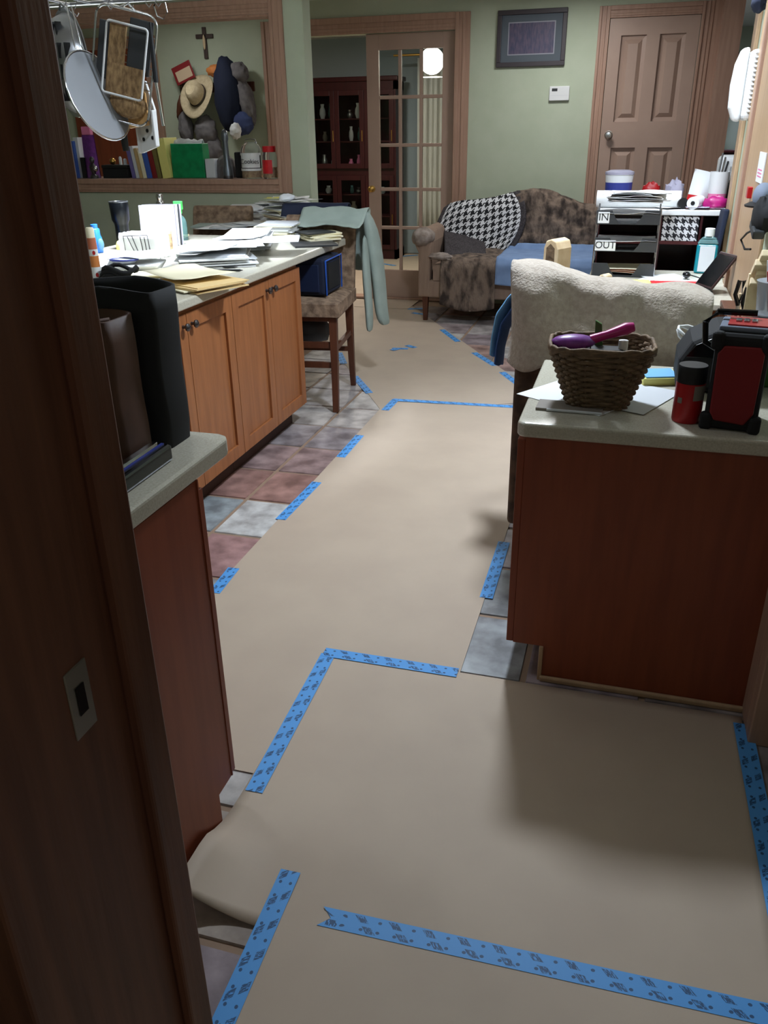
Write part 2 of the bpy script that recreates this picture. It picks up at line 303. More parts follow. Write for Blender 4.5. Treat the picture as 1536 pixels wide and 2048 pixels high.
# near wall with the doorway the photographer stands in
struct('wall_near', G().bb(-5.6, -.47, .34, .48, 0, CEIL), 'wall_green', 'dark wall beside the doorway in the foreground', 'wall')
jm = thing('trim_1', 'dark stained door jamb with metal strike plate in left foreground', 'door jamb', (-.353, .5, 0), kind='structure')
G().bb(-.117, -.012, -.2, 0, 0, CEIL).make('jamb_board', 'jamb_dark', jm, bev=.003)
G().bb(-.012, 0, -.036, 0, 0, CEIL).make('door_stop', 'jamb_dark', jm, bev=.003)
G().bb(-.3, -.118, -.2, -.18, 0, CEIL).make('casing', 'jamb_dark', jm, bev=.004); G().bb(-.3, -.118, -.02, 0, 0, CEIL).make('casing', 'jamb_dark', jm, bev=.004)
sp = G().bb(-.0125, -.0105, -.098, -.072, 1.082, 1.142).make('strike_plate', 'strike_metal', jm, bev=.001)
G().bb(-.0102, -.0098, -.09, -.08, 1.1, 1.125).make('latch_hole', 'black_gloss', sp)
# right wall, with wood end trim and casings
RX = .47
struct('wall_right', G().bb(RX, RX + .12, 1.96, 4.86, 0, CEIL), 'wall_green', 'right hand kitchen wall carrying the telephone', 'wall')
q = thing('trim_2', 'brown wood corner trim at the end of the peninsula cabinet', 'trim', (RX, 1.95, 0), kind='structure')
G().bb(-.035, .13, -.045, .008, 0, CEIL).make('corner_board', 'trim_wood', q, bev=.004); G().bb(-.035, -.012, .009, .14, 0, CEIL).make('edge_board', 'trim_wood', q, bev=.003)
q = thing('trim_3', 'tan wood end casing of the wall behind the telephone', 'trim', (RX, 4.86, 0), kind='structure')
G().bb(-.015, .135, .0, .02, 0, CEIL).make('end_board', 'trim_tan', q, bev=.003); G().bb(-.02, 0, -.13, 0, 0, CEIL).make('face_board', 'trim_tan', q, bev=.004)
q = thing('door_3', 'tan wood door with casing in right hand wall', 'door', (RX, 4.45, 0), kind='structure')
G().bb(-.022, 0, -.12, 0, 0, 2.2).make('side_casing', 'trim_tan', q, bev=.005); G().bb(-.026, 0, -.165, -.12, 0, 2.2).make('side_casing', 'trim_wood', q, bev=.004)
G().bb(-.012, 0, -1.0, -.165, 0, 2.1).make('door_leaf', 'trim_tan', q, bev=.003)
# hall behind the camera and rooms beyond
struct('wall_hall', G().bb(-2.5, 2, -1.6, -1.5, 0, CEIL).bb(1.6, 1.7, -1.5, 4, 0, CEIL).bb(-2.6, -2.5, -1.6, .34, 0, CEIL).bb(.6, 1.7, 4, 4.1, 0, CEIL), 'wall_green', 'plain hall walls outside the doorway', 'wall')
struct('wall_far', G().bb(-5.6, 4, 12, 12.1, 0, CEIL).bb(3.9, 4, 4, 12.1, 0, CEIL).bb(.0, .12, 7.86, 12, 0, CEIL), 'wall_grey', 'blue grey walls of the far rooms', 'wall')
struct('wall_far_right', G().bb(.12, 3.9, 11.6, 11.7, 0, CEIL), 'wall_green', 'pale green wall glimpsed past the right casing', 'wall')
struct('wall_beyond', G().bb(-5.6, -.05, 10.9, 11, 0, CEIL), 'wall_grey', 'grey wall of the room through the French door', 'wall')
# trim around openings of the back wall
fd = thing('trim_4', 'brown moulded casing around the French door opening', 'trim', (0, YB, 0), kind='structure')
casing(fd, FX0, FX1, 0, FZ, 0, .125, sill=False)
G().bb(FX0, FX1, -.01, .13, 0, .02).make('threshold', 'trim_wood', fd, bev=.004)
db = thing('trim_5', 'brown moulded casing around the panelled door', 'trim', (0, YB, 0), kind='structure')
casing(db, DX0, DX1, DZ0, DZ1, 0, .085, sill=False)
G().bb(DX1 + .085, .475, -.012, 0, 0, CEIL).make('filler_board', 'trim_wood', db)
struct('trim_6', G().bb(.475, .622, YB - .16, YB + .13, 0, CEIL), 'trim_wood', 'wide brown end panel right of the panelled door', 'trim')
q = thing('door_2', 'brown moulded panel door with a nickel knob', 'door', ((DX0 + DX1) / 2, YB, 0), kind='structure')
dw = (DX1 - DX0) / 2 - .004
# door slab from stiles, rails and recessed raised panels
px = [(-.235, -.06), (.06, .235)]; pz = [(1.52, 2.14), (.45, 1.325)]
def grid_slab(g, xs, zs, holes, y0, y1):
    for i in range(len(xs) - 1):
        for k in range(len(zs) - 1):
            if (i, k) not in holes: g.bb(xs[i], xs[i + 1], y0, y1, zs[k], zs[k + 1])
xs = [-dw, -.245, -.05, .05, .245, dw]; zs = [DZ0, .45, 1.325, 1.52, 2.14, DZ1 - .003]
g = G(); grid_slab(g, xs, zs, {(1, 1), (3, 1), (1, 3), (3, 3)}, -.01, .03); g.make('leaf_frame', 'door_paint', q, weld=True)
for i in (1, 3):
    for k in (1, 3):
        x0, x1, z0, z1 = xs[i], xs[i + 1], zs[k], zs[k + 1]; a = .03
        g = G().raw([(x0, .012, z0), (x1, .012, z0), (x1, .012, z1), (x0, .012, z1), (x0 + a, .018, z0 + a), (x1 - a, .018, z0 + a), (x1 - a, .018, z1 - a), (x0 + a, .018, z1 - a),
                     (x0 + 2 * a, -.004, z0 + 2 * a), (x1 - 2 * a, -.004, z0 + 2 * a), (x1 - 2 * a, -.004, z1 - 2 * a), (x0 + 2 * a, -.004, z1 - 2 * a)],
                    [(0, 1, 5, 4), (1, 2, 6, 5), (2, 3, 7, 6), (3, 0, 4, 7), (4, 5, 9, 8), (5, 6, 10, 9), (6, 7, 11, 10), (7, 4, 8, 11), (8, 9, 10, 11)])
        g.make('panel', 'door_paint', q)
kp = ay(1217, 270, YB); kx = kp.x - (DX0 + DX1) / 2
T = Matrix.Translation((kx, -.01, kp.z)) @ Matrix.Rotation(R(90), 4, 'X')
G().lathe([(.033, 0), (.033, .006), (.012, .01), (.012, .035), (.026, .042), (.03, .055), (.022, .068), (.0001, .07)], n=20, T=T).make('knob', 'nickel', q, smooth=True)
# French door leaf (right leaf closed)
LX0, LX1 = -2.395, -1.605; q = thing('door_1', 'brown French door leaf with fifteen glass panes', 'door', (0, YB + .05, 0), kind='structure')
PX0, PX1, PZ0, PZ1 = -2.285, -1.715, .272, 2.11
G().bb(LX0, PX0, -.02, .02, .02, FZ - .003).make('stile', 'door_paint', q, bev=.003); G().bb(PX1, LX1, -.02, .02, .02, FZ - .003).make('stile', 'door_paint', q, bev=.003)
G().bb(PX0, PX1, -.02, .02, .02, PZ0).make('bottom_rail', 'door_paint', q, bev=.003); G().bb(PX0, PX1, -.02, .02, PZ1, FZ - .003).make('top_rail', 'door_paint', q, bev=.003)
zr = [PZ0, .655, .99, 1.36, 1.745, PZ1]; xr = [PX0, PX0 + (PX1 - PX0) / 3, PX0 + 2 * (PX1 - PX0) / 3, PX1]
for z in zr[1:-1]: G().bb(PX0, PX1, -.016, .016, z - .014, z + .014).make('muntin', 'door_paint', q, bev=.004)
for x in xr[1:-1]: G().bb(x - .014, x + .014, -.0162, .0162, PZ0, PZ1).make('muntin', 'door_paint', q, bev=.004)
for i in range(3):
    for k in range(5): G().bb(xr[i], xr[i + 1], -.002, .002, zr[k], zr[k + 1]).make('pane', 'glass', q)
kp = ay(743, 378, YB); T = Matrix.Translation((kp.x, -.02, kp.z)) @ Matrix.Rotation(R(90), 4, 'X')
G().lathe([(.028, 0), (.028, .006), (.011, .01), (.011, .035), (.025, .042), (.027, .055), (.015, .066), (.0001, .067)], n=18, T=T).make('knob', 'brass', q, smooth=True)
# ================================================================== PAPER AND TAPE ON THE FLOOR
def floor_sheet(poly, z, label, name='floor_paper'):
    return one(name, G().prism(poly, z, z + .0012), 'kraft', label, 'floor paper', 'kraft paper sheets over the floor')
dS = Vector((-.497, .868)); A = Vector((-1.27, 4.33)); B = Vector((-.40, 4.83))
floor_sheet([tuple(A), tuple(B), tuple(B + dS * 3.28), tuple(A + dS * 3.85)], .001, 'kraft floor paper running diagonally from the stool to the French door')
floor_sheet([(-1.315, 1.455), (-.362, 1.455), (-.372, 4.66), (-1.325, 4.57)], .0026, 'long kraft floor paper strip between island and peninsula')
floor_sheet([(-2.42, 7.3), (-1.9, 7.3), (-1.9, 7.71), (-2.42, 7.71)], .0042, 'small kraft paper piece at the foot of the French door')
floor_sheet([(-3.2, 7.87), (-1.2, 7.87), (-1.2, 10.8), (-3.2, 10.8)], .001, 'kraft floor paper in the room beyond the French door')
# near sheet with curled left corner
def s3(u, v):
    x = -.79 + u * (.43 + .79); y = 1.045 + v * (2.012 - 1.045); z = .0058
    e = max(0, (.155 - u) / .155) * min(1, max(0, 1 - (v - .16) / .2)) ** 1.5
    z += .075 * e * e; x += .015 * e * e - .0
    y -= .03 * e * e * (1 - v)
    if v < .02 and u < .14: y += .02 * (1 - u / .14)
    return (x, y, z)
o = G().sheet(s3, 40, 30).make('floor_paper', 'kraft', None, smooth=True, solid=.0012); tag(o, 'near kraft floor paper with a curled corner by the left cabinet', 'floor paper', 'kraft paper sheets over the floor')
floor_sheet([(-.585, .05), (.6, .05), (.6, 1.115), (-.565, 1.115)], .0072, 'nearest kraft floor paper at the bottom of the doorway')
TZ = {'a': .0042, 'b': .0085, 'c': .0088, 'd': .0025}
def tape(p, q, wd, z, label, ends=(0, 0)):
    p = Vector(p[:2]); q = Vector(q[:2]); d = (q - p); L_ = d.length; d.normalize(); n = Vector((-d.y, d.x)); g = G()
    def fn(u, v):
        k = (v - .5); s = -ends[0] * abs(k) * 2 if u < 1e-6 else (ends[1] * abs(k) * 2 if u > 1 - 1e-6 else 0)
        pt = p + d * (u * L_ - s * wd if u in (0, 1) else u * L_) + n * (k * wd); return (pt.x, pt.y, z)
    g.sheet(fn, max(2, int(L_ / .05)), 4, us=L_, vs=1)
    return one('tape_strip', g, 'tape_blue', label, 'tape', 'blue painter tape strips on the floor paper', solid=.0006)
def tp(a, b, wd, z, label, **k): return tape(az(*a, 0), az(*b, 0), wd, z, label, **k)
tp((582, 1748), (430, 2090), .046, .0098, 'blue tape strip on the left edge of the nearest paper')
tp((662, 1842), (1600, 2050), .046, .0092, 'blue tape strip across the bottom joint of the near papers', ends=(-.5, 0))
tp((508, 1588), (657, 1312), .046, .008, 'blue tape strip along the left edge of the near paper')
tp((648, 1308), (915, 1350), .045, .0086, 'blue tape strip across the top edge of the near paper')
tp((1484, 1452), (1570, 1900), .048, .008, 'blue tape strip in shadow on the right edge of the near paper')
tp((1008, 1086), (972, 1198), .046, .0048, 'blue tape strip beside the peninsula cabinet')
tp((468, 1138), (428, 1188), .046, .0048, 'short blue tape strip beside the near left cabinet door')
tp((634, 966), (561, 1041), .046, .0048, 'blue tape strip on pale tiles, middle of the left edge row')
tp((720, 872), (681, 916), .046, .0048, 'blue tape strip nearest the stool on the left paper edge')
tp((770, 822), (792, 800), .046, .0048, 'short blue tape piece at the far left corner of the long paper')
tp((786, 801), (1045, 816), .045, .0054, 'blue tape strip across the far joint below the sofa')
tp((709, 753), (739, 787), .046, .0032, 'blue tape piece right behind the stool legs')
tp((678, 706), (688, 728), .046, .0032, 'blue tape piece seen between the stool legs')
tp((884, 660), (916, 684), .046, .0032, 'farthest blue tape piece on the diagonal paper edge before the sofa')
tp((948, 706), (990, 732), .046, .0032, 'middle blue tape piece on the diagonal paper edge before the sofa')
tp((1004, 745), (1040, 772), .046, .0032, 'blue tape piece on the diagonal paper edge next to the towel chair')
for i, (x, y, l, r) in enumerate([(800, 698, .12, 10), (822, 694, .1, -35), (790, 700, .07, 60)]):
    p = az(x, y, 0); d = Vector((math.cos(R(r)), math.sin(R(r)), 0)) * l / 2
    tape(p - d, p + d, .045, .0034 + i * .0008, ['blue tape scrap lying flat in middle of diagonal paper', 'right hand tape scrap of the cluster on diagonal paper', 'left hand tape scrap of the cluster on diagonal paper'][i])
for i, (x, y, r) in enumerate([(770, 516, 5), (778, 530, -30), (820, 512, 40)]):
    p = az(x, y, 0); d = Vector((math.cos(R(r)), math.sin(R(r)), 0)) * .11
    tape(p - d, p + d, .05, .0034 + i * .0008, ['upper left blue tape piece seen through the French door panes', 'lower left blue tape piece seen through the French door panes', 'right hand blue tape piece seen through the French door panes'][i])
for i, (x, y, r) in enumerate([(830, 618, 20), (838, 628, -20)]):
    p = az(x, y, 0); d = Vector((math.cos(R(r)), math.sin(R(r)), 0)) * .07
    tape(p - d, p + d, .05, .0024 + i * .0008, ['pale blue tape scrap farther back at the French door threshold', 'pale blue tape scrap nearer the sofa leg at the threshold'][i])
# ================================================================== CABINETS
def shaker(parent, name, y0, y1, z0, z1, x, t=.02, m='cabinet_wood', sgn=1):      # door facing +X (sgn 1) or -X
    fw = .062; g = G(); ys = [y0, y0 + fw, y1 - fw, y1]; zz = [z0, z0 + fw, z1 - fw, z1]
    for i in range(3):
        for k in range(3):
            a, b = (x, x + sgn * t) if (i, k) != (1, 1) else (x, x + sgn * t * .45)
            g.bb(min(a, b), max(a, b), ys[i], ys[i + 1], zz[k], zz[k + 1])
    return g.make(name, m, parent, bev=.0015, weld=True)
def knob_x(parent, y, z, x):
    return G().lathe([(.007, 0), (.006, .012), (.015, .018), (.016, .025), (.009, .031), (.0001, .032)], n=14, T=Matrix.Translation((x, y, z)) @ Matrix.Rotation(R(90), 4, 'Y')).make('knob', 'pewter', parent, smooth=True)
IX = -1.69
for n, (y0, y1, lab) in enumerate([(2.51, 3.325, 'nearer orange wood island cabinet with pair of shaker doors'), (3.325, 4.143, 'farther orange wood island cabinet beside the bar stool')]):
    t = thing('base_cabinet', lab, 'cabinet', (IX, (y0 + y1) / 2, 0), group='wooden island base cabinets'); h = (y1 - y0) / 2
    G().bb(-.58, 0, -h + .001, h - .001, .1, .868).make('body', 'cabinet_wood', t)
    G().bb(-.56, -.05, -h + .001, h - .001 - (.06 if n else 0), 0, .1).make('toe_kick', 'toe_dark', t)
    for a, b, ky in ((-h + .002, -.0015, -.035), (.0015, h - .002, .035)):
        d = shaker(t, 'door', a, b, .105, .845, 0); knob_x(d, ky, .80, .02)
def slab(name, x0, x1, y0, y1, z0, z1, label, cat='worktop', m='laminate', r=.03):
    return one(name, G().prism([(x0, y0), (x1 - r, y0), (x1 - .3 * r, y0 + .3 * r), (x1, y0 + r), (x1, y1 - r), (x1 - .3 * r, y1 - .3 * r), (x1 - r, y1), (x0, y1)], z0, z1), m, label, cat, bev=.008, seg=3)
slab('worktop', -2.88, -1.643, 2.46, 4.86, .87, .91, 'speckled beige laminate island worktop covered in papers')
t = thing('base_cabinet', 'dark wood cabinet end in the left foreground under the bags', 'cabinet', (-.79, 1.345, 0))
G().bb(-1.3, -.012, -.6, 0, .1, .868).make('body', 'panel_wood', t)
G().prism([(-.605, 0), (-.07, 0), (-.07, .1), (0, .1), (0, .868), (-.605, .868)], -.012, .002, 'x').make('end_panel', 'panel_wood', t)
G().bb(-.03, .004, -.004, .0, .1, .868).make('face_frame', 'panel_wood', t)
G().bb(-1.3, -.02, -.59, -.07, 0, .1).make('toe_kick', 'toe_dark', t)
d = G().bb(-.45, 0, .001, .021, .1, .842).make('door', 'panel_wood', t, bev=.002); G().bb(-.92, -.455, .001, .021, .1, .842).make('door', 'panel_wood', t, bev=.002)
G().lathe([(.006, 0), (.006, .015), (.014, .02), (.008, .028), (.0001, .029)], n=12, T=Matrix.Translation((-.41, .021, .78)) @ Matrix.Rotation(R(-90), 4, 'X')).make('knob', 'pewter', d, smooth=True)
slab('worktop', -2.1, -.782, .72, 1.503, .87, .91, 'speckled beige laminate worktop end in the left foreground')
DZ = .805     # peninsula top
t = thing('base_cabinet', 'dark reddish wood peninsula cabinet with plain end panel', 'cabinet', (-.215, 2.05, 0))
G().bb(.0, .64, .012, .62, .115, .764).make('body', 'panel_wood', t)
G().prism([(.085, 0), (.655, 0), (.655, .764), (0, .764), (0, .118), (.085, .118)], 0, .012, 'y').make('end_panel', 'panel_wood', t)
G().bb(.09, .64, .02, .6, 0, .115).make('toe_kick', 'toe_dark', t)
G().bb(0.085, .655, -.014, 0, 0, .018).make('base_moulding', 'trim_tan', t, bev=.005); G().bb(.078, .09, -.006, .03, 0, .118).make('notch_edge', 'trim_tan', t, bev=.002)
for a, b in ((.008, .3), (.305, .6)): d = shaker(t, 'door', a, b, .115, .75, -.001, .02, 'panel_wood', -1)
g = G(); r = .02
one('worktop', G().prism([(.468, 2.03), (.468, 2.69), (-.238, 2.69), (-.238, 2.03 + r), (-.238 + .3 * r, 2.03 + .3 * r), (-.238 + r, 2.03)], .765, DZ), 'laminate', 'beige laminate peninsula worktop carrying wicker basket and red radio', 'worktop', bev=.008, seg=3)
# ================================================================== UNSEEN CEILING FIXTURES, SOME ON ADDED FILL LAMPS
for i, (x, y, e, s, c_, sp_) in enumerate(UNSEEN_LIGHTS + [(-2.7, 8.7, 0, .35, COOL, 0), (1.3, 9.0, 0, .4, COOL, 0)]):
    t = thing('unseen_ceiling_light', 'unseen round flush ceiling light', 'light', (x, y, CEIL), group='flush ceiling lights')
    G().lathe([(s * .56, -.05), (s * .58, -.02), (s * .58, 0)], n=24).make('fixture_ring', 'nickel', t, smooth=True)
    G().lathe([(.0001, -.068), (s * .3, -.064), (s * .54, -.05)], n=24).make('diffuser', 'fixture_glow', t, smooth=True)
# ================================================================== BAR STOOL AND CHAIRS
def leg_curve(g, p0, p1, w0, w1, bend=0.0, ax_='y', n=6):
    p0 = Vector(p0); p1 = Vector(p1); vs = []; fs = []
    for k in range(n + 1):
        t = k / n; p = p0.lerp(p1, t); wd = w0 + (w1 - w0) * t
        off = bend * (t ** 3); p = p + (Vector((0, off, 0)) if ax_ == 'y' else Vector((off, 0, 0)))
        vs += [p + Vector((sx * wd / 2, sy * wd / 2, 0)) for sx, sy in ((-1, -1), (1, -1), (1, 1), (-1, 1))]
        if k:
            o = 4 * (k - 1); fs += [(o + i, o + (i + 1) % 4, o + 4 + (i + 1) % 4, o + 4 + i) for i in range(4)]
    fs += [(3, 2, 1, 0), tuple(4 * n + i for i in range(4))]
    return g.raw(vs, fs)
def cushion(x0, x1, y0, y1, z0, z1, puff=.02, n=14):
    g = G()
    def top(u, v):
        e = (1 - (2 * u - 1) ** 4) * (1 - (2 * v - 1) ** 4)
        return (x0 + u * (x1 - x0), y0 + v * (y1 - y0), z1 - puff + puff * e + .004 * noise.noise(Vector((u * 6, v * 6, x0))))
    def bot(u, v): return (x0 + u * (x1 - x0), y0 + v * (y1 - y0), z0)
    g.sheet(top, n, n); m = n + 1; o = len(g.v); g.sheet(bot, n, n)
    ring = [i for i in range(m)] + [j * m + n for j in range(1, m)] + [n * m + i for i in range(n - 1, -1, -1)] + [j * m for j in range(n - 1, 0, -1)]
    for k in range(len(ring)): a, b = ring[k], ring[(k + 1) % len(ring)]; g.f.append((a, b, b + o, a + o))
    return g
def stool(label, loc, rz, grp, full=True):
    t = thing('bar_stool', label, 'stool', loc, rz, grp)
    for sx in (-1, 1):
        leg_curve(G(), (sx * .185, -.25, .55), (sx * .19, -.27, 0), .045, .034, -.02).make('leg', 'stool_wood', t, bev=.003)
        leg_curve(G(), (sx * .185, .2, .55), (sx * .185, .235, 0), .045, .032, .03).make('leg', 'stool_wood', t, bev=.003)
        G().bb(sx * .187 - .01, sx * .187 + .01, -.23, .19, .345, .375).make('stretcher', 'stool_wood', t)
    for z in (.27, .385): G().bb(-.17, .17, -.265, -.245, z - .017, z + .017).make('stretcher', 'stool_wood', t)
    G().bb(-.17, .17, .19, .21, .24, .27).make('stretcher', 'stool_wood', t)
    G().bb(-.2, .2, -.27, .22, .52, .56).make('seat_frame', 'stool_wood', t, bev=.004)
    cushion(-.225, .225, -.295, .235, .55, .65, .03).make('seat', 'stool_fabric', t, smooth=True)
    G().prism([(.2, .56), (.255, .56), (.37, 1.0), (.36, 1.03), (.335, 1.035), (.312, 1.0)], -.215, .215, 'x').make('backrest', 'stool_fabric', t, bev=.015, seg=3)
    return t
ST = Vector((-1.785, 4.585, 0))
stool('brown fabric bar stool with blue bag and shirt at the island end', ST, R(7), 'upholstered bar stools')
c2 = stool('brown fabric bar stool standing behind the far end of the island', (-2.72, 5.12, 0), R(4), 'upholstered bar stools')
# cooler bag on stool
t = thing('cooler_bag', 'dark blue cooler bag with bright blue piping on the bar stool', 'bag', (-1.80, 4.5, .6515))
G().bb(-.2, .185, -.12, .15, 0, .205).make('bag_body', 'navy', t, bev=.02, seg=3)
G().bb(-.17, .15, -.13, -.12, .02, .17).make('front_pocket', 'bag_blue', t, bev=.008)
G().tube([(.188, -.115, .005), (.19, -.12, .19), (.19, .14, .195), (.188, .145, .01)], .005).make('piping', 'bag_blue_edge', t, smooth=True)
G().bb(.186, .189, -.08, .11, .03, .17).make('side_panel', 'dark', t)
# grey plush item under the seat
one('stuffed_bag', G().ball((0, 0, .12), (.15, .13, .1), amp=.25, sc=3), 'charcoal', 'dark grey fabric bundle tucked under the bar stool seat', 'bundle', loc=(-1.8, 4.5, .325), smooth=True)
# garments over the stool back
def garment(prof, x0, x1, n=26, amp=.015, sc=5, seed=0, taper=0):
    prof = [Vector(p) for p in prof]; L_ = [0]
    for a, b in zip(prof, prof[1:]): L_.append(L_[-1] + (b - a).length)
    def at(s):
        s *= L_[-1]
        for k in range(len(prof) - 1):
            if s <= L_[k + 1] or k == len(prof) - 2:
                t = (s - L_[k]) / (L_[k + 1] - L_[k] + 1e-9); return prof[k].lerp(prof[k + 1], t)
    def fn(u, v):
        p = at(v); x = x0 + u * (x1 - x0)
        d = amp * noise.noise(Vector((x * sc, v * 3 + seed, seed))) + amp * .6 * noise.noise(Vector((x * sc * 2.6, v * 4, seed + 3)))
        return (x + taper * (v - .5) + .35 * d, p.x + d, p.y + d * .5)
    return fn, L_[-1]
fn, L_ = garment([(.14, .985), (.2, 1.0), (.27, 1.055), (.31, 1.075), (.355, 1.065), (.38, .9), (.4, .7)], -.15, .26, amp=.024, sc=7)
sh = thing('shirt', 'pale green shirt draped over the bar stool back', 'shirt', ST + Vector((0, .035, 0)))
G().sheet(fn, 24, 36).make('shirt_body', 'shirt_green', sh, smooth=True, solid=.004)
def sleeve(parent, pts, rs, m='shirt_green', name='sleeve'):
    g = G(); n = 14; vs = []
    for k, (p, r_) in enumerate(zip(pts, rs)):
        for i in range(n):
            a = 2 * math.pi * i / n; rr = r_ * (1 + .25 * noise.noise(Vector((math.cos(a) * 1.5, math.sin(a) * 1.5, k * .5))))
            vs.append((p[0] + rr * math.cos(a) * .55, p[1] + rr * math.sin(a), p[2]))
    fs = [(k * n + i, k * n + (i + 1) % n, (k + 1) * n + (i + 1) % n, (k + 1) * n + i) for k in range(len(pts) - 1) for i in range(n)] + [tuple(range(n)), tuple((len(pts) - 1) * n + i for i in range(n))]
    return g.raw(vs, fs).make(name, m, parent, smooth=True, sub=1)
sleeve(sh, [(.235, .33, 1.06), (.262, .355, .95), (.272, .38, .8), (.285, .4, .65), (.295, .40, .5), (.31, .41, .40), (.325, .42, .36)], [.03, .075, .085, .08, .07, .065, .05])
sleeve(sh, [(.245, .26, .93), (.25, .262, .8), (.252, .27, .65), (.255, .28, .5), (.258, .285, .4), (.258, .285, .34)], [.02, .04, .045, .045, .04, .03])
fn, L_ = garment([(.27, 1.02), (.29, 1.05), (.31, 1.085), (.335, 1.095), (.37, 1.08), (.395, .9)], -.3, .12, amp=.01, seed=5)
one('dark_jacket', G().sheet(fn, 20, 24), 'navy', 'dark jacket folded over the bar stool back behind the shirt', 'jacket', loc=ST + Vector((0, .06, 0)), smooth=True, solid=.004)
one('white_cloth_ball', G().ball((0, 0, .03), (.05, .035, .022), amp=.3, sc=4), 'paper_grey', 'crumpled white cloth on top of the dark jacket', 'cloth', loc=ST + Vector((-.27, .37, 1.095)), smooth=True)
# ================================================================== THINGS ON THE ISLAND
CT = .9105
def put(px, py, z=CT): return az(px, py, z)
p = put(250, 498); h = zat(247, 402, p) - CT
t = thing('travel_tumbler', 'tall black travel tumbler with steel rim on the island', 'tumbler', p)
G().lathe([(.034, 0), (.037, .004), (.037, h * .5), (.039, h * .55), (.048, h * .62), (.052, h * .97), (.05, h * .985)], n=28).make('cup', 'black_matte', t, smooth=True)
G().lathe([(.0505, h * .975), (.0525, h * .98), (.0525, h), (.046, h), (.045, h * .985), (.0001, h * .985)], n=28).make('rim', 'steel', t, smooth=True)
# napkin holder with white napkins
p = put(292, 514); t = thing('napkin_holder', 'wire napkin holder stuffed with white paper napkins', 'napkin holder', p, R(-6))
for k, dy in enumerate((-.045, -.015, .02, .05)):
    g = G(); pr = [(dy - .012, 0), (dy - .012, .10), (dy - .004, .122), (dy + .004, .122), (dy + .012, .10), (dy + .012, .0)]
    g.prism(pr, -.115, .115, 'x').make('napkin', 'paper', t, bev=.004)
g = G(); wy = -.066
g.tube([(-.07, wy, .01), (-.075, wy, .108), (.075, wy, .118), (.085, wy, .01)], .003)
for a, b in ((-.05, -.02), (-.02, .0), (.03, .02), (.055, .04)): g.tube([(a, wy, .11), (a * .6 + b * .4 + .01, wy, .06), (b + .02, wy, .005)], .0025)
g.tube([(-.09, wy, .012), (.09, wy, .012), (.09, .075, .012), (-.09, .075, .012)], .003, closed=True); g.make('wire_frame', 'pewter', t, smooth=True)
# upright cards
p = put(322, 492); h = zat(322, 410, p) - CT; t = thing('card_stack', 'upright lilac cards standing beside the napkin holder', 'cards', p, R(14))
for k, (m, dy, wd) in enumerate((('lilac', 0, .2), ('paper_grey', .035, .2), ('charcoal', .05, .2), ('lilac', .064, .2))):
    G().box((k * .006, dy, h / 2), (wd, .004 if k else .018, h), (R(-5), 0, 0)).make('card', m, t)
p = put(328, 470); h = zat(322, 387, p) - CT; t = thing('pepper_mill', 'glass and chrome pepper mill behind the lilac cards', 'pepper mill', p)
G().lathe([(.028, 0), (.028, .02), (.022, .03), (.02, h * .7), (.024, h * .74)], n=18).make('mill_body', 'glass_jar', t, smooth=True)
G().lathe([(.025, h * .74), (.027, h * .78), (.016, h * .84), (.024, h * .92), (.018, h * .99), (.0001, h)], n=18).make('mill_cap', 'chrome', t, smooth=True)
p = put(365, 480); h = zat(362, 402, p) - CT; t = thing('spray_bottle', 'teal glass spray bottle with bright green top', 'bottle', p)
G().lathe([(.034, 0), (.036, .01), (.036, h * .45), (.03, h * .55), (.014, h * .64), (.014, h * .7)], n=20).make('bottle_body', 'glass_teal', t, smooth=True)
G().lathe([(.017, h * .68), (.017, h * .78)], n=14).bb(-.03, .022, -.013, .013, h * .78, h).make('sprayer', 'green_neon', t, bev=.004)
p = put(333, 500); t = thing('woven_tin', 'small tan patterned tin beside the napkins', 'tin', p)
G().lathe([(.036, 0), (.038, .006), (.038, .095), (.034, .1), (.0001, .1)], n=22).make('tin_body', 'sage_tin', t, smooth=True); G().lathe([(.039, .085), (.039, .098)], n=22).make('tin_rim', 'envelope_tan', t, smooth=True)
p = put(196, 505); t = thing('blue_bottle', 'small blue bottle with clear side at the island back', 'bottle', p)
G().lathe([(.03, 0), (.032, .008), (.032, .075), (.026, .09), (.026, .12), (.02, .125), (.0001, .125)], n=20).make('bottle_body', 'blue_plastic', t, smooth=True); G().lathe([(.018, .125), (.018, .145), (.0001, .147)], n=14).make('bottle_cap', 'blue_plastic', t, smooth=True)
G().ball((.034, -.01, .045), (.014, .02, .03)).make('clear_side', 'glass_teal', t, smooth=True)
p = Vector((-2.2, 3.05, CT)); p = put(196, 566); h = zat(178, 455, p) - CT; t = thing('lotion_bottle', 'slim white and brown patterned bottle by the door jamb', 'bottle', p)
t.scale = (.7, .7, 1); G().lathe([(.026, 0), (.028, .01), (.028, h * .3)], n=20).make('bottle_base', 'white', t, smooth=True); G().lathe([(.0285, h * .3), (.0285, h * .5)], n=20).make('label_band', 'orange', t, smooth=True)
G().lathe([(.028, h * .5), (.028, h * .62)], n=20).make('white_band', 'white', t, smooth=True); G().lathe([(.0285, h * .62), (.027, h * .82)], n=20).make('brown_band', 'terracotta', t, smooth=True); G().lathe([(.025, h * .82), (.025, h * .97), (.02, h), (.0001, h)], n=20).make('cap', 'paper_cream', t, smooth=True)
for a in (.16, .56): G().cyl((.02, -.022, h * a), (.0215, -.0245, h * a), .009, n=12).make('red_mark', 'red', t)
one('yellow_tag', G().ball((0, 0, .035), (.02, .02, .035)), 'paper_yellow', 'small yellow plastic lemon shape beside the napkins', 'container', loc=put(242, 508), smooth=True)
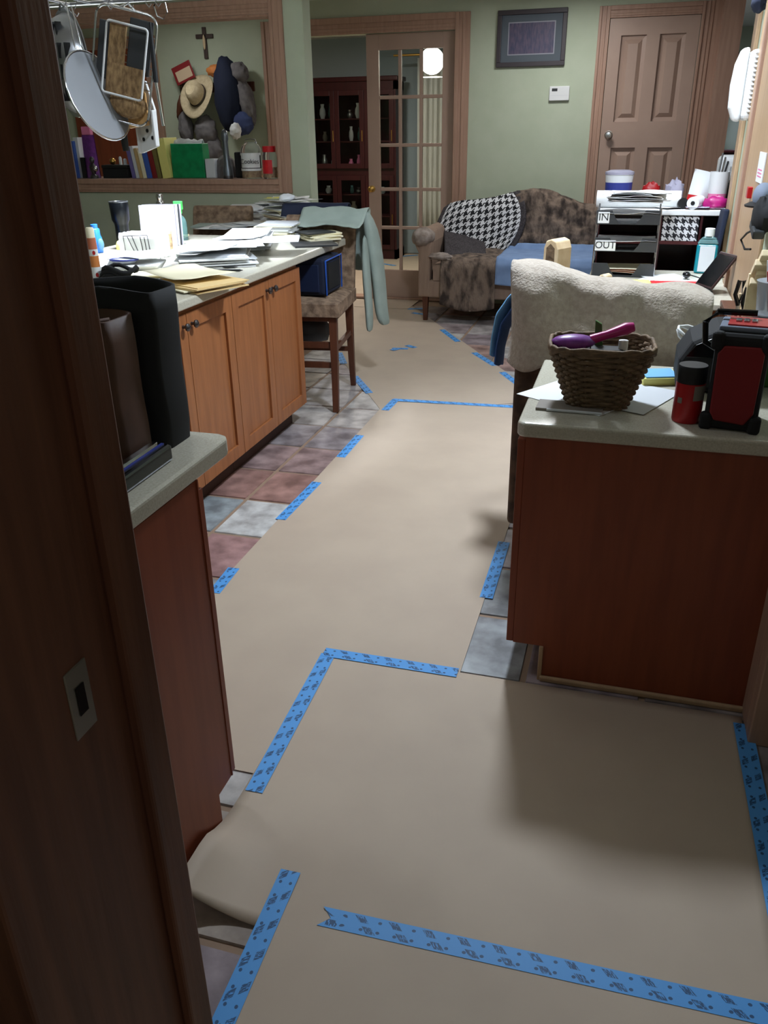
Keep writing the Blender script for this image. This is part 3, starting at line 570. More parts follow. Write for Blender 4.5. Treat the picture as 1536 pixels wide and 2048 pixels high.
# book or box at the back of the worktop
t = thing('wooden_tray', 'low tan wooden tray at the back of the island', 'tray', (-2.72, 4.5, CT), R(2)); G().bb(-.15, .15, -.13, .13, 0, .016).make('tray_base', 'charcoal', t); G().bb(-.155, .155, -.135, .135, .016, .03).make('tray_top', 'wood_pale', t, bev=.004)
def paper_sheet(x, y, z, w_, l_, rz, m='paper', curl=.0, label=None, name='paper_sheet', cat='paper', tilt=(0, 0), seed=0):
    g = G()
    def fn(u, v):
        a, b = (u - .5) * w_, (v - .5) * l_
        return (a, b, curl * (2 * v - 1) ** 2 * .5 + curl * .6 * noise.noise(Vector((u * 2, v * 2, seed * 3.1))) + abs(curl) * .7 + a * tilt[0] + b * tilt[1])
    g.sheet(fn, 6, 6)
    return one(name, g, m, label or 'loose white paper in the heap on the island', cat, 'loose papers heaped on the island', loc=(x, y, z), rz=rz, smooth=True, solid=.0008)
def stack(px, py, n, w_, l_, rz, mats, label, dz=.004, jit=.012, jr=4, z=CT, name='paper_stack', cat='papers', child='sheet', bulge=0):
    p = put(px, py, z); t = thing(name, label, cat, p, R(rz), 'stacks of mail and papers on the island'); zz = 0
    for k in range(n):
        th = dz * random.uniform(.6, 1.4)
        b = G(); sx, sy = w_ * random.uniform(.9, 1), l_ * random.uniform(.9, 1)
        b.box((random.uniform(-jit, jit), random.uniform(-jit, jit), zz + th / 2), (sx, sy, th * .96), (0, 0, R(random.uniform(-jr, jr)))).make(child, random.choice(mats), t)
        zz += th
    return t, zz
WH = ['paper', 'paper', 'paper', 'white', 'paper_grey']
# wide low pile in the middle
t, z1 = stack(430, 522, 9, .34, .5, 30, WH + ['paper_grey'], 'low spread pile of white mail at the middle of the island', dz=.005, jit=.03, jr=9)
t, z2 = stack(500, 494, 14, .24, .33, 20, WH, 'tall neat stack of white papers with a grey binding', dz=.006, jit=.012)
t, z3 = stack(560, 478, 12, .23, .30, 8, WH + ['paper_cream'], 'stack of white papers with a yellow tab near the counter edge', dz=.007, jit=.015)
G().box((-.02, -.152, .05), (.03, .004, .012)).make('tab', 'orange', t)
t, z4 = stack(590, 452, 16, .3, .34, 40, WH + ['paper_cream', 'envelope_tan'], 'highest heap of ragged papers beside the shirt', dz=.0075, jit=.03, jr=14)
t, z5 = stack(497, 440, 10, .26, .33, 15, WH, 'white folders stacked behind the paper heap', dz=.01, jit=.02, jr=8)
t, z6 = stack(640, 478, 6, .2, .18, 45, ['paper_cream', 'charcoal', 'paper'], 'ragged small papers over a dark folder at the counter corner', dz=.008, z=CT + .0105, jit=.03, jr=12)
p4 = put(590, 452)
for k in range(10):
    x, y = p4.x + random.uniform(-.12, .1), p4.y + random.uniform(-.14, .14)
    paper_sheet(x, y, CT + z4 + .003 + k * .0045, random.uniform(.14, .24), random.uniform(.2, .28), R(random.uniform(0, 180)), random.choice(WH), .012, 'crumpled white paper on top of the highest heap', seed=k)
p = put(560, 425, CT + z4); paper_sheet(p4.x - .13, p4.y - .02, CT + z4 + .055, .12, .12, R(10), 'paper_yellow', .006, 'yellow note on top of the highest paper heap', seed=31)
p = put(430, 522)
for k in range(9):
    x, y = p.x + random.uniform(-.12, .22), p.y + random.uniform(-.16, .34)
    paper_sheet(x, y, CT + z1 + .002 + k * .003, .216, .28, R(random.uniform(0, 60)), random.choice(WH), .01, 'white letter sheet on the low pile in the island middle', seed=50 + k)
p = put(480, 455)
for k in range(5): paper_sheet(p.x + k * .05 - .1, p.y - .1 + .05 * k, CT + .004 + .003 * k, .24, .3, R(20 * k), ['paper', 'paper_grey'][k % 2], .008, 'white sheet lying flat behind the stacks on island', seed=80 + k)
one('green_folder', G().box((0, 0, .006), (.34, .26, .012)), 'shirt_green', 'pale green folder at the back of the island', 'folder', loc=put(440, 452), rz=R(12), bev=.002)
one('dark_folder', G().box((0, 0, .005), (.24, .2, .01)), 'charcoal', 'dark folder under ragged papers at the island far corner', 'folder', loc=put(628, 490), rz=R(30), bev=.001)
# manila envelopes at the near corner
t, z7 = stack(395, 572, 5, .27, .33, 62, ['manila', 'paper_cream', 'manila'], 'manila envelopes overhanging the near end of the island', dz=.006, jit=.015, jr=5)
paper_sheet(put(380, 566).x, put(380, 566).y, CT + z7 + .002, .26, .34, R(58), 'paper_cream', .02, 'cream sheet curling over the manila envelopes', seed=91)
paper_sheet(put(310, 560).x, put(310, 560).y, CT + .01, .22, .28, R(35), 'paper_cream', .014, 'cream sheet behind the black bag at island end', seed=92)
# dish and tray of papers
p = put(268, 545); t = thing('paper_tray', 'shallow white tray holding papers and a blue dish', 'tray', p, R(18))
g = G(); g.frus((0, 0, 0), (.22, .17), (.28, .22), .045); g.make('tray_body', 'white', t, bev=.012, seg=3)
paper_sheet(p.x - .05, p.y + .07, CT + .05, .2, .26, R(30), 'paper', .016, 'white leaflet with red line leaning on the tray', seed=95)
paper_sheet(p.x + .05, p.y + .06, CT + .058, .18, .22, R(-20), 'paper_grey', .016, 'grey sheet rising from the shallow tray', seed=96)
t2 = thing('oval_dish', 'small blue rimmed oval dish in the shallow tray', 'dish', (p.x - .01, p.y - .05, CT + .047), R(10))
G().lathe([(.0001, .004), (.05, .004), (.062, .016), (.066, .018)], n=28, sy=.7).make('dish_bowl', 'paper_grey', t2, smooth=True); G().tube([(.064 * math.cos(a * math.pi / 14), .045 * math.sin(a * math.pi / 14), .018) for a in range(28)], .004, closed=True).make('dish_rim', 'blue_deep', t2, smooth=True)
p = put(228, 566); t = thing('leather_strap', 'coiled black leather strap behind the black bag', 'strap', p)
g = G()
for k in range(3): g.tube([((.06 + .01 * k) * math.cos(a * math.pi / 10) + .02 * k, .04 * math.sin(a * math.pi / 10), .03 + .015 * k + .012 * math.sin(a * .9 + k)) for a in range(20)], .009, closed=True)
g.make('strap_loop', 'black_cloth', t, smooth=True); G().box((.03, 0, .02), (.09, .06, .04), (0, 0, .3)).make('strap_body', 'black_cloth', t, bev=.01)
for k, (x, y, r_, lab) in enumerate([(455, 543, 8, 'black pen on the island front edge'), (446, 536, 5, 'grey pen beside the black pen on the island')]):
    p = put(x, y); t = thing('pen', lab, 'pen', p, R(r_), 'pens on the island'); G().cyl((-.07, 0, .006), (.06, 0, .006), .0055, n=10).make('barrel', ['dark', 'charcoal'][k], t, smooth=True); G().cyl((.06, 0, .006), (.075, 0, .006), .0045, .001, n=10).make('tip', 'pewter', t, smooth=True)
# ================================================================== BAGS ON THE NEAR WORKTOP
BT = .9105
t = thing('tote_bag', 'tall black tote bag standing on the left worktop', 'bag', (-1.09, 1.43, BT))
def bag(t, w0, d0, w1, d1, h, m, name='bag_body', sag=.012, nx=22):
    # open topped bag: walls with a gently wavy rim
    g = G(); n = nx; m_ = 8; per = []
    def rect(k, wd, dp, r_=.18):
        # superellipse-like rounded rectangle
        a = 2 * math.pi * k / n - math.pi / 4; c, s = math.cos(a), math.sin(a); e = .28
        return (wd / 2 * math.copysign(abs(c) ** e, c), dp / 2 * math.copysign(abs(s) ** e, s))
    vs = []
    for j in range(m_ + 1):
        v = j / m_
        for k in range(n):
            x, y = rect(k, w0 + (w1 - w0) * v, d0 + (d1 - d0) * v)
            bul = 1 + .06 * math.sin(math.pi * v) ; z = h * v + (sag * math.sin(x * 14) if j == m_ else 0)
            vs.append((x * (1 + .01 * math.sin(v * 9)), y * bul, z))
    fs = [(j * n + k, j * n + (k + 1) % n, (j + 1) * n + (k + 1) % n, (j + 1) * n + k) for j in range(m_) for k in range(n)] + [tuple(range(n - 1, -1, -1))]
    return g.raw(vs, fs).make(name, m, t, smooth=True, solid=.006)
bag(t, .45, .115, .455, .125, .315, 'black_cloth', nx=48)
t = thing('leather_bag', 'dark brown leather bag in front of the black tote', 'bag', (-1.052, 1.303, BT))
bag(t, .34, .115, .335, .11, .275, 'brown_leather', nx=48)
G().tube([(-.1, .03, .25), (-.06, .01, .31), (.0, -.01, .315), (.06, -.02, .29), (.09, -.04, .24)], .012).make('handle', 'brown_leather', t, smooth=True)
G().tube([(.06, -.045, .27), (.1, -.03, .285), (.13, -.01, .27), (.15, .0, .272)], .012).make('gathered_rim', 'brown_leather', t, smooth=True)
g = G(); g.cyl((.10, -.06, .245), (.112, -.07, .19), .0055, n=10); g.make('zip_pull', 'steel', t, smooth=True)
t = thing('notebook', 'dark glossy notebook with silver stripe lying before brown bag', 'notebook', (-.848, 1.22, BT), R(1))
G().bb(-.028, .022, -.11, .115, 0, .034).make('notebook_cover', 'black_gloss', t, bev=.006); G().box((-.012, .0, .0355), (.012, .215, .004)).make('silver_stripe', 'chrome', t); G().box((.006, .0, .035), (.006, .215, .003)).make('blue_stripe', 'blue_deep', t)
# ================================================================== HANGING RACK WITH UTENSILS
RY = 3.0; RZ = 1.955
t = thing('pot_rack', 'wire pot rack hanging above the island', 'rack', (-1.95, RY, RZ))
g = G(); g.tube([(-.5, -.25, 0), (.35, -.25, 0), (.35, .25, 0), (-.5, .25, 0)], .007, closed=True)
g.make('rack_frame', 'steel', t, smooth=True)
for k in range(9): G().cyl((-.45 + k * .095, -.25, 0), (-.45 + k * .095, .25, 0), .004, n=8).make('grid_bar', 'steel', t, smooth=True)
for sx, sy in ((-.45, -.22), (.3, -.22), (-.45, .22), (.3, .22)): G().cyl((sx, sy, 0), (sx, sy, CEIL - RZ), .003, n=8).make('hanger_rod', 'steel', t, smooth=True)
def hook(p): # s-hook
    G().tube([(p[0], p[1], RZ + .007), (p[0] + .012, p[1], RZ - .01), (p[0], p[1], RZ - .03), (p[0] - .01, p[1], RZ - .045), (p[0] + .002, p[1], RZ - .058), (p[0] + .012, p[1], RZ - .048)], .0022).make('hook', 'steel', t).location = (1.95, -RY, -RZ)
def wp(px, py, y=RY): return ay(px, py, y)
hooks = [wp(133, 14), wp(222, 30), wp(262, 20), wp(298, 22), wp(316, 12), wp(150, 14, RY + .12)]
for hp in hooks: hook((hp.x, hp.y, 0))
# splatter screen: disc facing camera with two-wire handle
c0 = wp(197, 192, RY - .04); q = thing('splatter_screen', 'round mesh splatter screen hanging from the rack', 'splatter screen', c0)
ax1 = (wp(236, 266, RY - .04) - wp(162, 118, RY - .04)) / 2; nrm = Vector((.93, -.10, .30)).normalized(); u = (ax1 - nrm * ax1.dot(nrm)).normalized(); v = nrm.cross(u); rr = .155
q2 = G(); ring = [u * rr * math.cos(2 * math.pi * k / 40) + v * rr * math.sin(2 * math.pi * k / 40) for k in range(40)]
q2.raw(ring + [r_ + nrm * .002 for r_ in ring], [tuple(range(40)), tuple(range(79, 39, -1))]).make('mesh_disc', 'mesh_grey', q)
G().tube(ring, .0042, closed=True).make('rim', 'chrome', q, smooth=True)
top = wp(138, 12, RY) - c0
for s_ in (-1, 1): G().tube([-u * rr + v * .02 * s_, -u * (rr + .02) + v * .018 * s_, top + v * .012 * s_], .003).make('handle_wire', 'chrome', q, smooth=True)
# large strainer with slots
c0 = wp(140, 128, RY + .1); q = thing('steamer_basket', 'large slotted steel strainer hanging behind the jamb', 'strainer', c0)
Tm = Matrix.Rotation(R(-35), 4, 'Z') @ Matrix.Rotation(R(90), 4, 'X')
prof = [(.0001, .10), (.08, .095), (.14, .06), (.17, 0), (.185, .0), (.186, -.004)]
G().lathe(prof, n=36, T=Tm).make('bowl', 'steel', q, smooth=True)
def bowl_z(r_):
    pr = sorted((a, b) for a, b in prof[:4])
    for (a0, b0), (a1, b1) in zip(pr, pr[1:]):
        if a0 <= r_ <= a1: return b0 + (b1 - b0) * (r_ - a0) / (a1 - a0)
    return 0
for k in range(13):
    for s_ in (-.105, -.035, .035, .105):
        x = (k - 6) * .023; r_ = math.hypot(x, s_)
        if r_ < .155: G().box(Tm @ Vector((x, s_, bowl_z(r_) - .004)), (.007, .022, .05), (0, 0, R(-35))).make('slot', 'dark', q)
G().tube([Tm @ Vector((-.02, .18, 0)), Tm @ Vector((0, .2, 0)), wp(133, 18, RY + .1) - c0], .005).make('handle', 'steel', q, smooth=True)
# wicker and wire grill basket
p0 = wp(246, 130, RY + .03); q = thing('wire_basket', 'wire grill basket with woven tan insert on the rack', 'basket', p0, rot=(0, R(14), R(12)))
def rrect(cx, cz, w_, h_, r_, n=5, y=0):
    out = []
    for (sx, sz, a0) in ((1, 1, 0), (-1, 1, 90), (-1, -1, 180), (1, -1, 270)):
        for k in range(n + 1):
            a = R(a0 + 90 * k / n); out.append((cx + sx * (w_ / 2 - r_) + r_ * math.cos(a), y, cz + sz * (h_ / 2 - r_) + r_ * math.sin(a)))
    return out
G().tube(rrect(0, -.005, .225, .37, .04), .0045, closed=True).make('outer_frame', 'chrome', q, smooth=True)
G().tube(rrect(.015, .015, .15, .235, .012, y=-.03), .004, closed=True).make('inner_frame', 'white', q, smooth=True)
G().bb(-.055, .085, -.012, .0, -.1, .0).make('woven_panel', 'wicker_tan', q); G().bb(-.055, .005, -.012, .0, .0, .125).make('woven_panel', 'wicker_tan', q)
G().bb(.01, .095, .002, .02, -.02, .16).make('dark_panel', 'charcoal', q, bev=.004); G().bb(-.1, -.06, .002, .02, -.06, .13).make('dark_panel', 'charcoal', q, bev=.004)
G().ball((.03, .01, -.125), (.075, .03, .05)).make('woven_lip', 'wicker_tan', q, smooth=True)
for k in range(8): G().cyl((-.1, .022, .11 - k * .025), (.1, .022, .11 - k * .025), .0022, n=6).make('cross_wire', 'steel', q)
G().tube([(-.03, 0, .18), (0, 0, .2), (.03, 0, .18)], .004).make('hanging_loop', 'chrome', q, smooth=True)
# wooden board
q = one('cutting_board', G().prism([(-.045, -.06), (.05, -.05), (.05, .06), (.012, .08), (.012, .2), (-.008, .2), (-.008, .08), (-.045, .055)], -.006, .006, 'y'), 'wood_light', 'small light wood paddle board hanging on the rack', 'board', loc=wp(274, 222, RY + .06), rz=R(-10), bev=.003)
# white mandoline slicer
p0 = wp(296, 250, RY + .09); q = thing('mandoline_slicer', 'white plastic mandoline slicer hanging from the rack', 'slicer', p0, R(-25))
G().prism([(-.055, -.1), (.055, -.075), (.06, .05), (.02, .15), (-.02, .15), (-.06, .05)], -.005, .005, 'y').make('slicer_body', 'white', q, bev=.003)
G().bb(-.062, -.05, -.018, .0, -.1, .05).make('side_rail', 'white', q, bev=.003); G().bb(.05, .062, -.018, .0, -.075, .05).make('side_rail', 'white', q, bev=.003)
G().bb(-.05, .05, -.012, -.004, .03, .042).make('blade', 'steel', q)
for a, b in ((-.03, -.05), (.03, -.045), (0, -.02)): G().cyl((a, -.006, b), (a, -.009, b), .007, n=10).make('foot_pad', 'dark', q)
p0 = wp(246, 268, RY + .05); q = thing('ladle', 'dark handled ladle hanging below the wire basket', 'utensil', p0)
G().tube([(-.012, 0, .08), (.0, 0, .02), (.004, 0, -.06)], [.014, .016, .012]).make('handle', 'charcoal', q, smooth=True); G().cyl((-.012, 0, .08), (-.02, .0, .3), .003, n=8).make('shaft', 'steel', q, smooth=True)
a = wp(300, 45, RY + .04); b = wp(312, 165, RY + .04); c_ = wp(327, 252, RY + .04); q = thing('spatula', 'long chrome spatula handle with black grip on the rack', 'utensil', b)
G().tube([a - b, (a - b) * .4, Vector((0, 0, 0))], [.004, .009, .01]).make('grip', 'dark', q, smooth=True); G().tube([Vector((0, 0, 0)), c_ - b], .006).make('shaft', 'chrome', q, smooth=True)
hp = wp(318, 12); G2 = thing('wire_loop', 'empty chrome wire loop at the right end of the rack', 'wire hook', hp)
G().tube([(.0, 0, .03), (-.02, 0, 0), (-.012, 0, -.03), (.012, 0, -.04), (.03, 0, -.02), (.025, 0, .01)], .0025).make('loop', 'chrome', G2, smooth=True)
# ================================================================== SILL OF THE PASS-THROUGH
SY = YW + .09; SZ = WZ0 + .0005
def sx(px, y=SY): return ay(px, 358, y).x
def sz(py, px, y=SY): return ay(px, py, y).z - SZ
def book(px0, px1, pyt, m, lab, y=SY, lean=0, d=.16, pages=True):
    x0, x1 = sx(px0, y), sx(px1, y); h = sz(pyt, (px0 + px1) / 2, y); w_ = x1 - x0
    t = thing('book', lab, 'book', ((x0 + x1) / 2, y, SZ), group='books on the sill', rot=(0, R(lean), 0))
    G().bb(-w_ / 2, w_ / 2, 0, d, 0, h).make('cover', m, t, bev=.002)
    if pages: G().bb(-w_ / 2 + .003, w_ / 2 - .003, .004, d - .003, h - .0005, h + .001).make('pages', 'paper', t)
book(150, 157, 282, 'book_blue', 'blue book at the jamb end of the sill'); book(158, 167, 275, 'paper_grey', 'white folder next to the blue book on the sill', y=SY + .03); book(166, 174, 315, 'dark', 'short black book on the sill')
p = (sx(184), SY + .03, SZ); h = sz(270, 184); t = thing('snack_bag', 'purple foil bag with pink floral top on the sill', 'bag', p)
g = G(); g.sheet(lambda u, v: ((u - .5) * .13 * (1 - .2 * v), -.035 * math.sin(math.pi * u) * (1 - v) - .005, h * v), 10, 8).sheet(lambda u, v: ((.5 - u) * .13 * (1 - .2 * v), .035 * math.sin(math.pi * u) * (1 - v) + .005, h * v), 10, 8).make('bag_body', 'purple', t, smooth=True)
G().bb(-.04, .04, -.02, .02, h, h + .06).make('floral_top', 'pink', t, bev=.006)
p = (sx(194), SY - .03, SZ); t = thing('silver_figurine', 'ornate silver figurine on the sill', 'figurine', p)
G().lathe([(.035, 0), (.03, .02), (.014, .03), (.022, .06), (.03, .085), (.012, .11), (.02, .13), (.016, .15), (.0001, .16)], n=18).make('figure', 'pewter', t, smooth=True); G().ball((.025, -.005, .07), (.018, .018, .022)).make('chrome_ball', 'chrome', t, smooth=True)
p = (sx(232), SY, SZ); wd = sx(258) - sx(208); h = sz(330, 232); t = thing('dark_box', 'low dark wooden box on the sill', 'box', p); G().bb(-wd / 2, wd / 2, 0, .14, 0, h * .75).make('box_body', 'black_cloth', t, bev=.004); G().bb(-wd / 2 - .003, wd / 2 + .003, -.003, .143, h * .76, h).make('lid', 'dark', t, bev=.004)
t = thing('small_ornament', 'small brass and white ornaments on the dark box', 'ornament', (sx(232), SY + .05, SZ + h)); G().ball((-.04, 0, .025), (.025, .025, .025)).make('ball', 'brass', t, smooth=True); G().lathe([(.012, 0), (.012, .05), (.005, .06)], c=(.03, 0, 0), n=12).make('candle', 'paper', t, smooth=True); G().lathe([(.014, 0), (.012, .04), (.0001, .045)], c=(.07, 0, 0), n=12).make('candle', 'paper_grey', t, smooth=True)
for k, (a, b, top_, m, lab) in enumerate([(262, 269, 293, 'book_violet', 'violet paperback, leftmost of the leaning books'), (270, 276, 292, 'paper_grey', 'pale grey book among the leaning books'), (277, 283, 296, 'book_tan', 'tan book among the leaning books'), (284, 291, 300, 'paper_cream', 'cream book with white spine on the sill'), (292, 302, 292, 'book_blue', 'bright blue book among the leaning books'), (303, 312, 298, 'book_red', 'dark red book among the leaning books'), (313, 320, 288, 'book_olive', 'olive book at right of the leaning books')]):
    book(a + 3, b + 3, top_, m, lab, lean=-7)
book(326, 343, 276, 'yellow_soft', 'tall pale yellow book leaning beside the green bag', lean=-6, d=.2)
# white shelf liner on books
x0, x1 = sx(343), sx(408); h = sz(287, 372); w_ = x1 - x0; t = thing('gift_bag', 'shiny green gift bag with white tissue on the sill', 'gift bag', ((x0 + x1) / 2, SY + .03, SZ))
G().frus((0, .05, 0), (w_, .11), (w_ * .97, .1), h).make('bag_body', 'green_bag', t, bev=.004)
g = G(); g.sheet(lambda u, v: ((u - .5) * w_ * .85, .02 + v * .06, h - .01 + .035 * math.sin(math.pi * v) * (1 + .5 * noise.noise(Vector((u * 7, v * 3, 1))))), 16, 6); g.make('tissue_paper', 'paper', t, smooth=True, solid=.002)
w_ = sx(430) - sx(411); h = sz(318, 420); one('white_box', G().bb(-w_ / 2, w_ / 2, 0, .1, 0, h), 'paper_grey', 'plain white box right of the green gift bag', 'box', loc=(sx(420), SY + .02, SZ), bev=.004)
p = (sx(440), SY + .12, SZ); one('felt_hat', G().lathe([(.085, 0), (.085, .05), (.07, .12), (.03, .155), (.0001, .16)], n=24), 'grey_cloth', 'rounded grey cap standing on the sill', 'cap', loc=p, smooth=True)
p = (sx(459), SY - .02, SZ); h = sz(258, 459); t = thing('flashlight', 'tall gunmetal flashlight upright on the sill', 'flashlight', p)
G().lathe([(.034, 0), (.034, .06), (.022, .1), (.02, h * .75), (.026, h * .8), (.026, h * .9), (.018, h * .97), (.0001, h)], n=22).make('barrel', 'gunmetal', t, smooth=True); G().lathe([(.036, .0), (.036, .02)], n=22).make('head_ring', 'pewter', t, smooth=True)
one('black_case', G().box((0, 0, .09), (.06, .08, .18), (0, 0, 0)), 'black_cloth', 'black case between the flashlight and cookie jar', 'case', loc=(sx(474), SY + .08, SZ), bev=.01)
p = (sx(503), SY + .03, SZ); h = sz(279, 503); rj = (sx(522) - sx(483)) / 2; t = thing('cookie_jar', 'clear glass jar with Cookies label on the sill', 'jar', p)
G().lathe([(rj * .95, 0), (rj, .01), (rj, h * .72), (rj * .82, h * .84), (rj * .55, h * .9), (rj * .55, h * .94)], n=32).make('glass_body', 'glass_jar', t, smooth=True)
G().lathe([(rj * .9, .006), (rj * .93, .07), (.0001, .08)], n=28).make('cookies', 'cookies', t, smooth=True)
def arc(g, r_, z0, z1, a0, a1, n=14):
    g.sheet(lambda u, v: (r_ * math.sin(R(a0 + u * (a1 - a0))), -r_ * math.cos(R(a0 + u * (a1 - a0))), z0 + v * (z1 - z0)), n, 1, us=1, vs=1); return g
arc(G(), rj + .001, h * .24, h * .64, -80, 80).make('black_label', 'dark', t); arc(G(), rj + .002, h * .28, h * .6, -45, 70).make('white_label', 'white', t)
arc(G(), rj + .0025, h * .6, h * .66, -80, 80).make('scalloped_edge', 'white', t); arc(G(), rj + .0025, h * .2, h * .26, -80, 80).make('scalloped_edge', 'white', t)
text('Cookies', .045, 'ink', t, (.02, -rj - .006, h * .44), FACE)
G().tube([(-rj * .6, 0, h * .9), (-rj * .5, 0, h), (0, 0, h * 1.02), (rj * .5, 0, h), (rj * .6, 0, h * .9)], .004).make('wire_handle', 'steel', t, smooth=True)
p = (sx(543), SY - .01, SZ); h = sz(292, 543); rj = (sx(557) - sx(530)) / 2; t = thing('snack_jar', 'plastic snack jar with red lid at the sill end', 'jar', p)
G().lathe([(rj * .95, 0), (rj, .01), (rj, h * .7), (rj * .85, h * .82)], n=24).make('jar_body', 'glass_jar', t, smooth=True); G().lathe([(rj * .9, .006), (rj * .92, h * .35), (.0001, h * .36)], n=20).make('snacks', 'cookies', t, smooth=True)
arc(G(), rj + .001, h * .16, h * .58, -75, 40).make('red_label', 'red_bright', t); G().lathe([(rj * .88, h * .82), (rj * .9, h * .84), (rj * .9, h), (.0001, h)], n=24).make('lid', 'red_bright', t, smooth=True)
# ================================================================== BACK WALL THINGS
def wy(px, py, d=.0): return ay(px, py, YB - d)
# framed picture
a, b = wy(997, 22), wy(1129, 131); cx, cz = (a.x + b.x) / 2, (a.z + b.z) / 2; w2, h2 = (b.x - a.x) / 2, (a.z - b.z) / 2
t = thing('picture_frame', 'dark framed group photograph on the green wall', 'picture', (cx, YB, cz)); fw = .035
g = G(); g.bb(-w2, w2, -.03, 0, h2 - fw, h2).bb(-w2, w2, -.03, 0, -h2, -h2 + fw).bb(-w2, -w2 + fw, -.03, 0, -h2 + fw, h2 - fw).bb(w2 - fw, w2, -.03, 0, -h2 + fw, h2 - fw); g.make('frame', 'frame_dark', t, bev=.004)
G().bb(-w2 + fw, w2 - fw, -.012, 0, -h2 + fw, h2 - fw).make('mount', 'frame_mat', t); G().bb(-w2 * .68, w2 * .68, -.0135, -.012, -h2 * .58, h2 * .58).make('print_edge', 'photo_edge', t); G().bb(-w2 * .65, w2 * .65, -.0145, -.0135, -h2 * .54, h2 * .54).make('print', 'photo', t)
a, b = wy(1100, 173), wy(1138, 201); t = thing('thermostat', 'white wall thermostat with small grey display', 'thermostat', ((a.x + b.x) / 2, YB, (a.z + b.z) / 2)); w2, h2 = (b.x - a.x) / 2, (a.z - b.z) / 2
G().bb(-w2, w2, -.028, 0, -h2, h2).make('housing', 'white', t, bev=.005); G().bb(-w2 * .75, -w2 * .2, -.0285, -.027, h2 * .3, h2 * .7).make('display', 'charcoal', t); G().bb(-w2 * .9, w2 * .9, -.0285, -.027, -h2 * .3, -h2 * .26).make('flap_line', 'paper_grey', t)
# brown closet door glimpsed through the pass-through
q = thing('door_4', 'reddish brown wooden door seen through the pass-through', 'door', (-4.95, YB, 0), kind='structure')
G().bb(-.42, .42, -.03, 0, 0, 2.2).make('door_leaf', 'panel_wood', q, bev=.003); G().bb(.42, .54, -.04, 0, 0, 2.3).make('side_casing', 'trim_wood', q, bev=.004); G().bb(-.5, .42, -.04, 0, 2.2, 2.3).make('head_casing', 'trim_wood', q, bev=.004)
# hats and coats cluster
HY = .16
t = thing('hat_rack', 'wooden peg rail holding the hats and coats', 'peg rail', (-3.85, YB, 1.86)); G().bb(-.35, .4, -.022, 0, -.04, .04).make('rail', 'stool_wood', t, bev=.004)
for k in range(5): G().cyl((-.3 + k * .16, -.02, 0), (-.3 + k * .16, -.09, .02), .01, n=10).make('peg', 'stool_wood', t, smooth=True)
p = wy(396, 192, HY); t = thing('cowboy_hat', 'straw cowboy hat with brown band hanging on the wall', 'hat', p, rot=(R(62), R(8), R(-8)))
def brim(u, v):
    a = 2 * math.pi * u; r_ = .085 + .085 * v; s_ = math.cos(a) ** 2; return (r_ * math.cos(a) * .95, r_ * math.sin(a) * 1.2, .035 * v * s_ - .012 * v * (1 - s_))
G().sheet(brim, 40, 5).make('brim', 'straw', t, smooth=True, solid=.004, weld=True)
g = G(); rings = [(.086, 0), (.088, .03), (.082, .08), (.072, .12), (.055, .135), (.02, .118), (.0001, .115)]; n = 32; vs = []
for r_, z in rings:
    for k in range(n):
        a = 2 * math.pi * k / n; pin = 1 - .28 * (z / .135) * max(0, math.sin(a)) * abs(math.cos(a)) * 1.2; vs.append((r_ * math.cos(a) * .82 * pin, r_ * math.sin(a) * 1.12, z))
g.raw(vs, [(j * n + k, j * n + (k + 1) % n, (j + 1) * n + (k + 1) % n, (j + 1) * n + k) for j in range(len(rings) - 1) for k in range(n)]).make('crown', 'straw', t, smooth=True)
G().tube([(.089 * .82 * math.cos(a * math.pi / 16), .089 * 1.12 * math.sin(a * math.pi / 16), .014) for a in range(32)], .007, closed=True).make('band', 'hat_band', t, smooth=True)
def lump(name, px, py, r_, m, lab, cat, d=HY, amp=.25, sc=3, seed=0, rot=(0, 0, 0)):
    p = wy(px, py, d); return one(name, G().ball((0, 0, 0), r_, 22, 16, amp, sc, seed), m, lab, cat, 'hats and coats on the peg rail', loc=p, rot=rot, smooth=True)
lump('dark_jacket', 455, 190, (.125, .11, .3), 'navy', 'dark navy jacket hanging beside the straw hat', 'jacket', amp=.14, sc=2.6)
lump('grey_sleeve', 492, 200, (.07, .08, .2), 'grey_cloth', 'grey coat sleeve right of the navy jacket', 'coat', d=.12, rot=(0, R(-14), 0), seed=4)
lump('knit_hat', 478, 145, (.09, .07, .08), 'grey_cloth', 'grey cap at the top right of the coat pile', 'cap', d=.14, seed=9, rot=(0, R(30), 0))
lump('knit_hat', 486, 245, (.095, .08, .1), 'blue_faded', 'faded blue cap low right in the coat pile', 'cap', d=.15, seed=11)
lump('knit_hat', 471, 262, (.05, .06, .065), 'paper', 'small white cap above the flashlight', 'cap', d=.32, seed=12)
lump('brown_hat', 412, 262, (.11, .09, .13), 'grey_cloth', 'grey brown felt hat under the straw hat', 'hat', d=.14, seed=13)
lump('brown_hat', 372, 258, (.07, .06, .14), 'grey_cloth', 'dim grey hat at lower left of the straw hat', 'hat', d=.12, seed=14)
lump('brown_hat', 425, 300, (.1, .08, .12), 'grey_cloth', 'lowest grey hat behind the green gift bag', 'hat', d=.13, seed=15)
lump('knit_hat', 432, 142, (.085, .06, .05), 'orange', 'orange cap above the straw hat', 'cap', d=.14, seed=16)
lump('leather_strap', 360, 215, (.03, .03, .1), 'stool_wood', 'brown leather strap left of the straw hat', 'strap', d=.1, seed=17, rot=(0, R(15), 0))
p = wy(369, 145, .1); t = thing('red_card', 'red bordered card tilted above the straw hat', 'card', p, rot=(0, R(-20), 0)); G().bb(-.11, .09, -.01, .0, -.075, .075).make('border', 'book_red', t, bev=.003); G().bb(-.085, .075, -.0115, -.01, -.055, .03).make('card_face', 'envelope_tan', t)
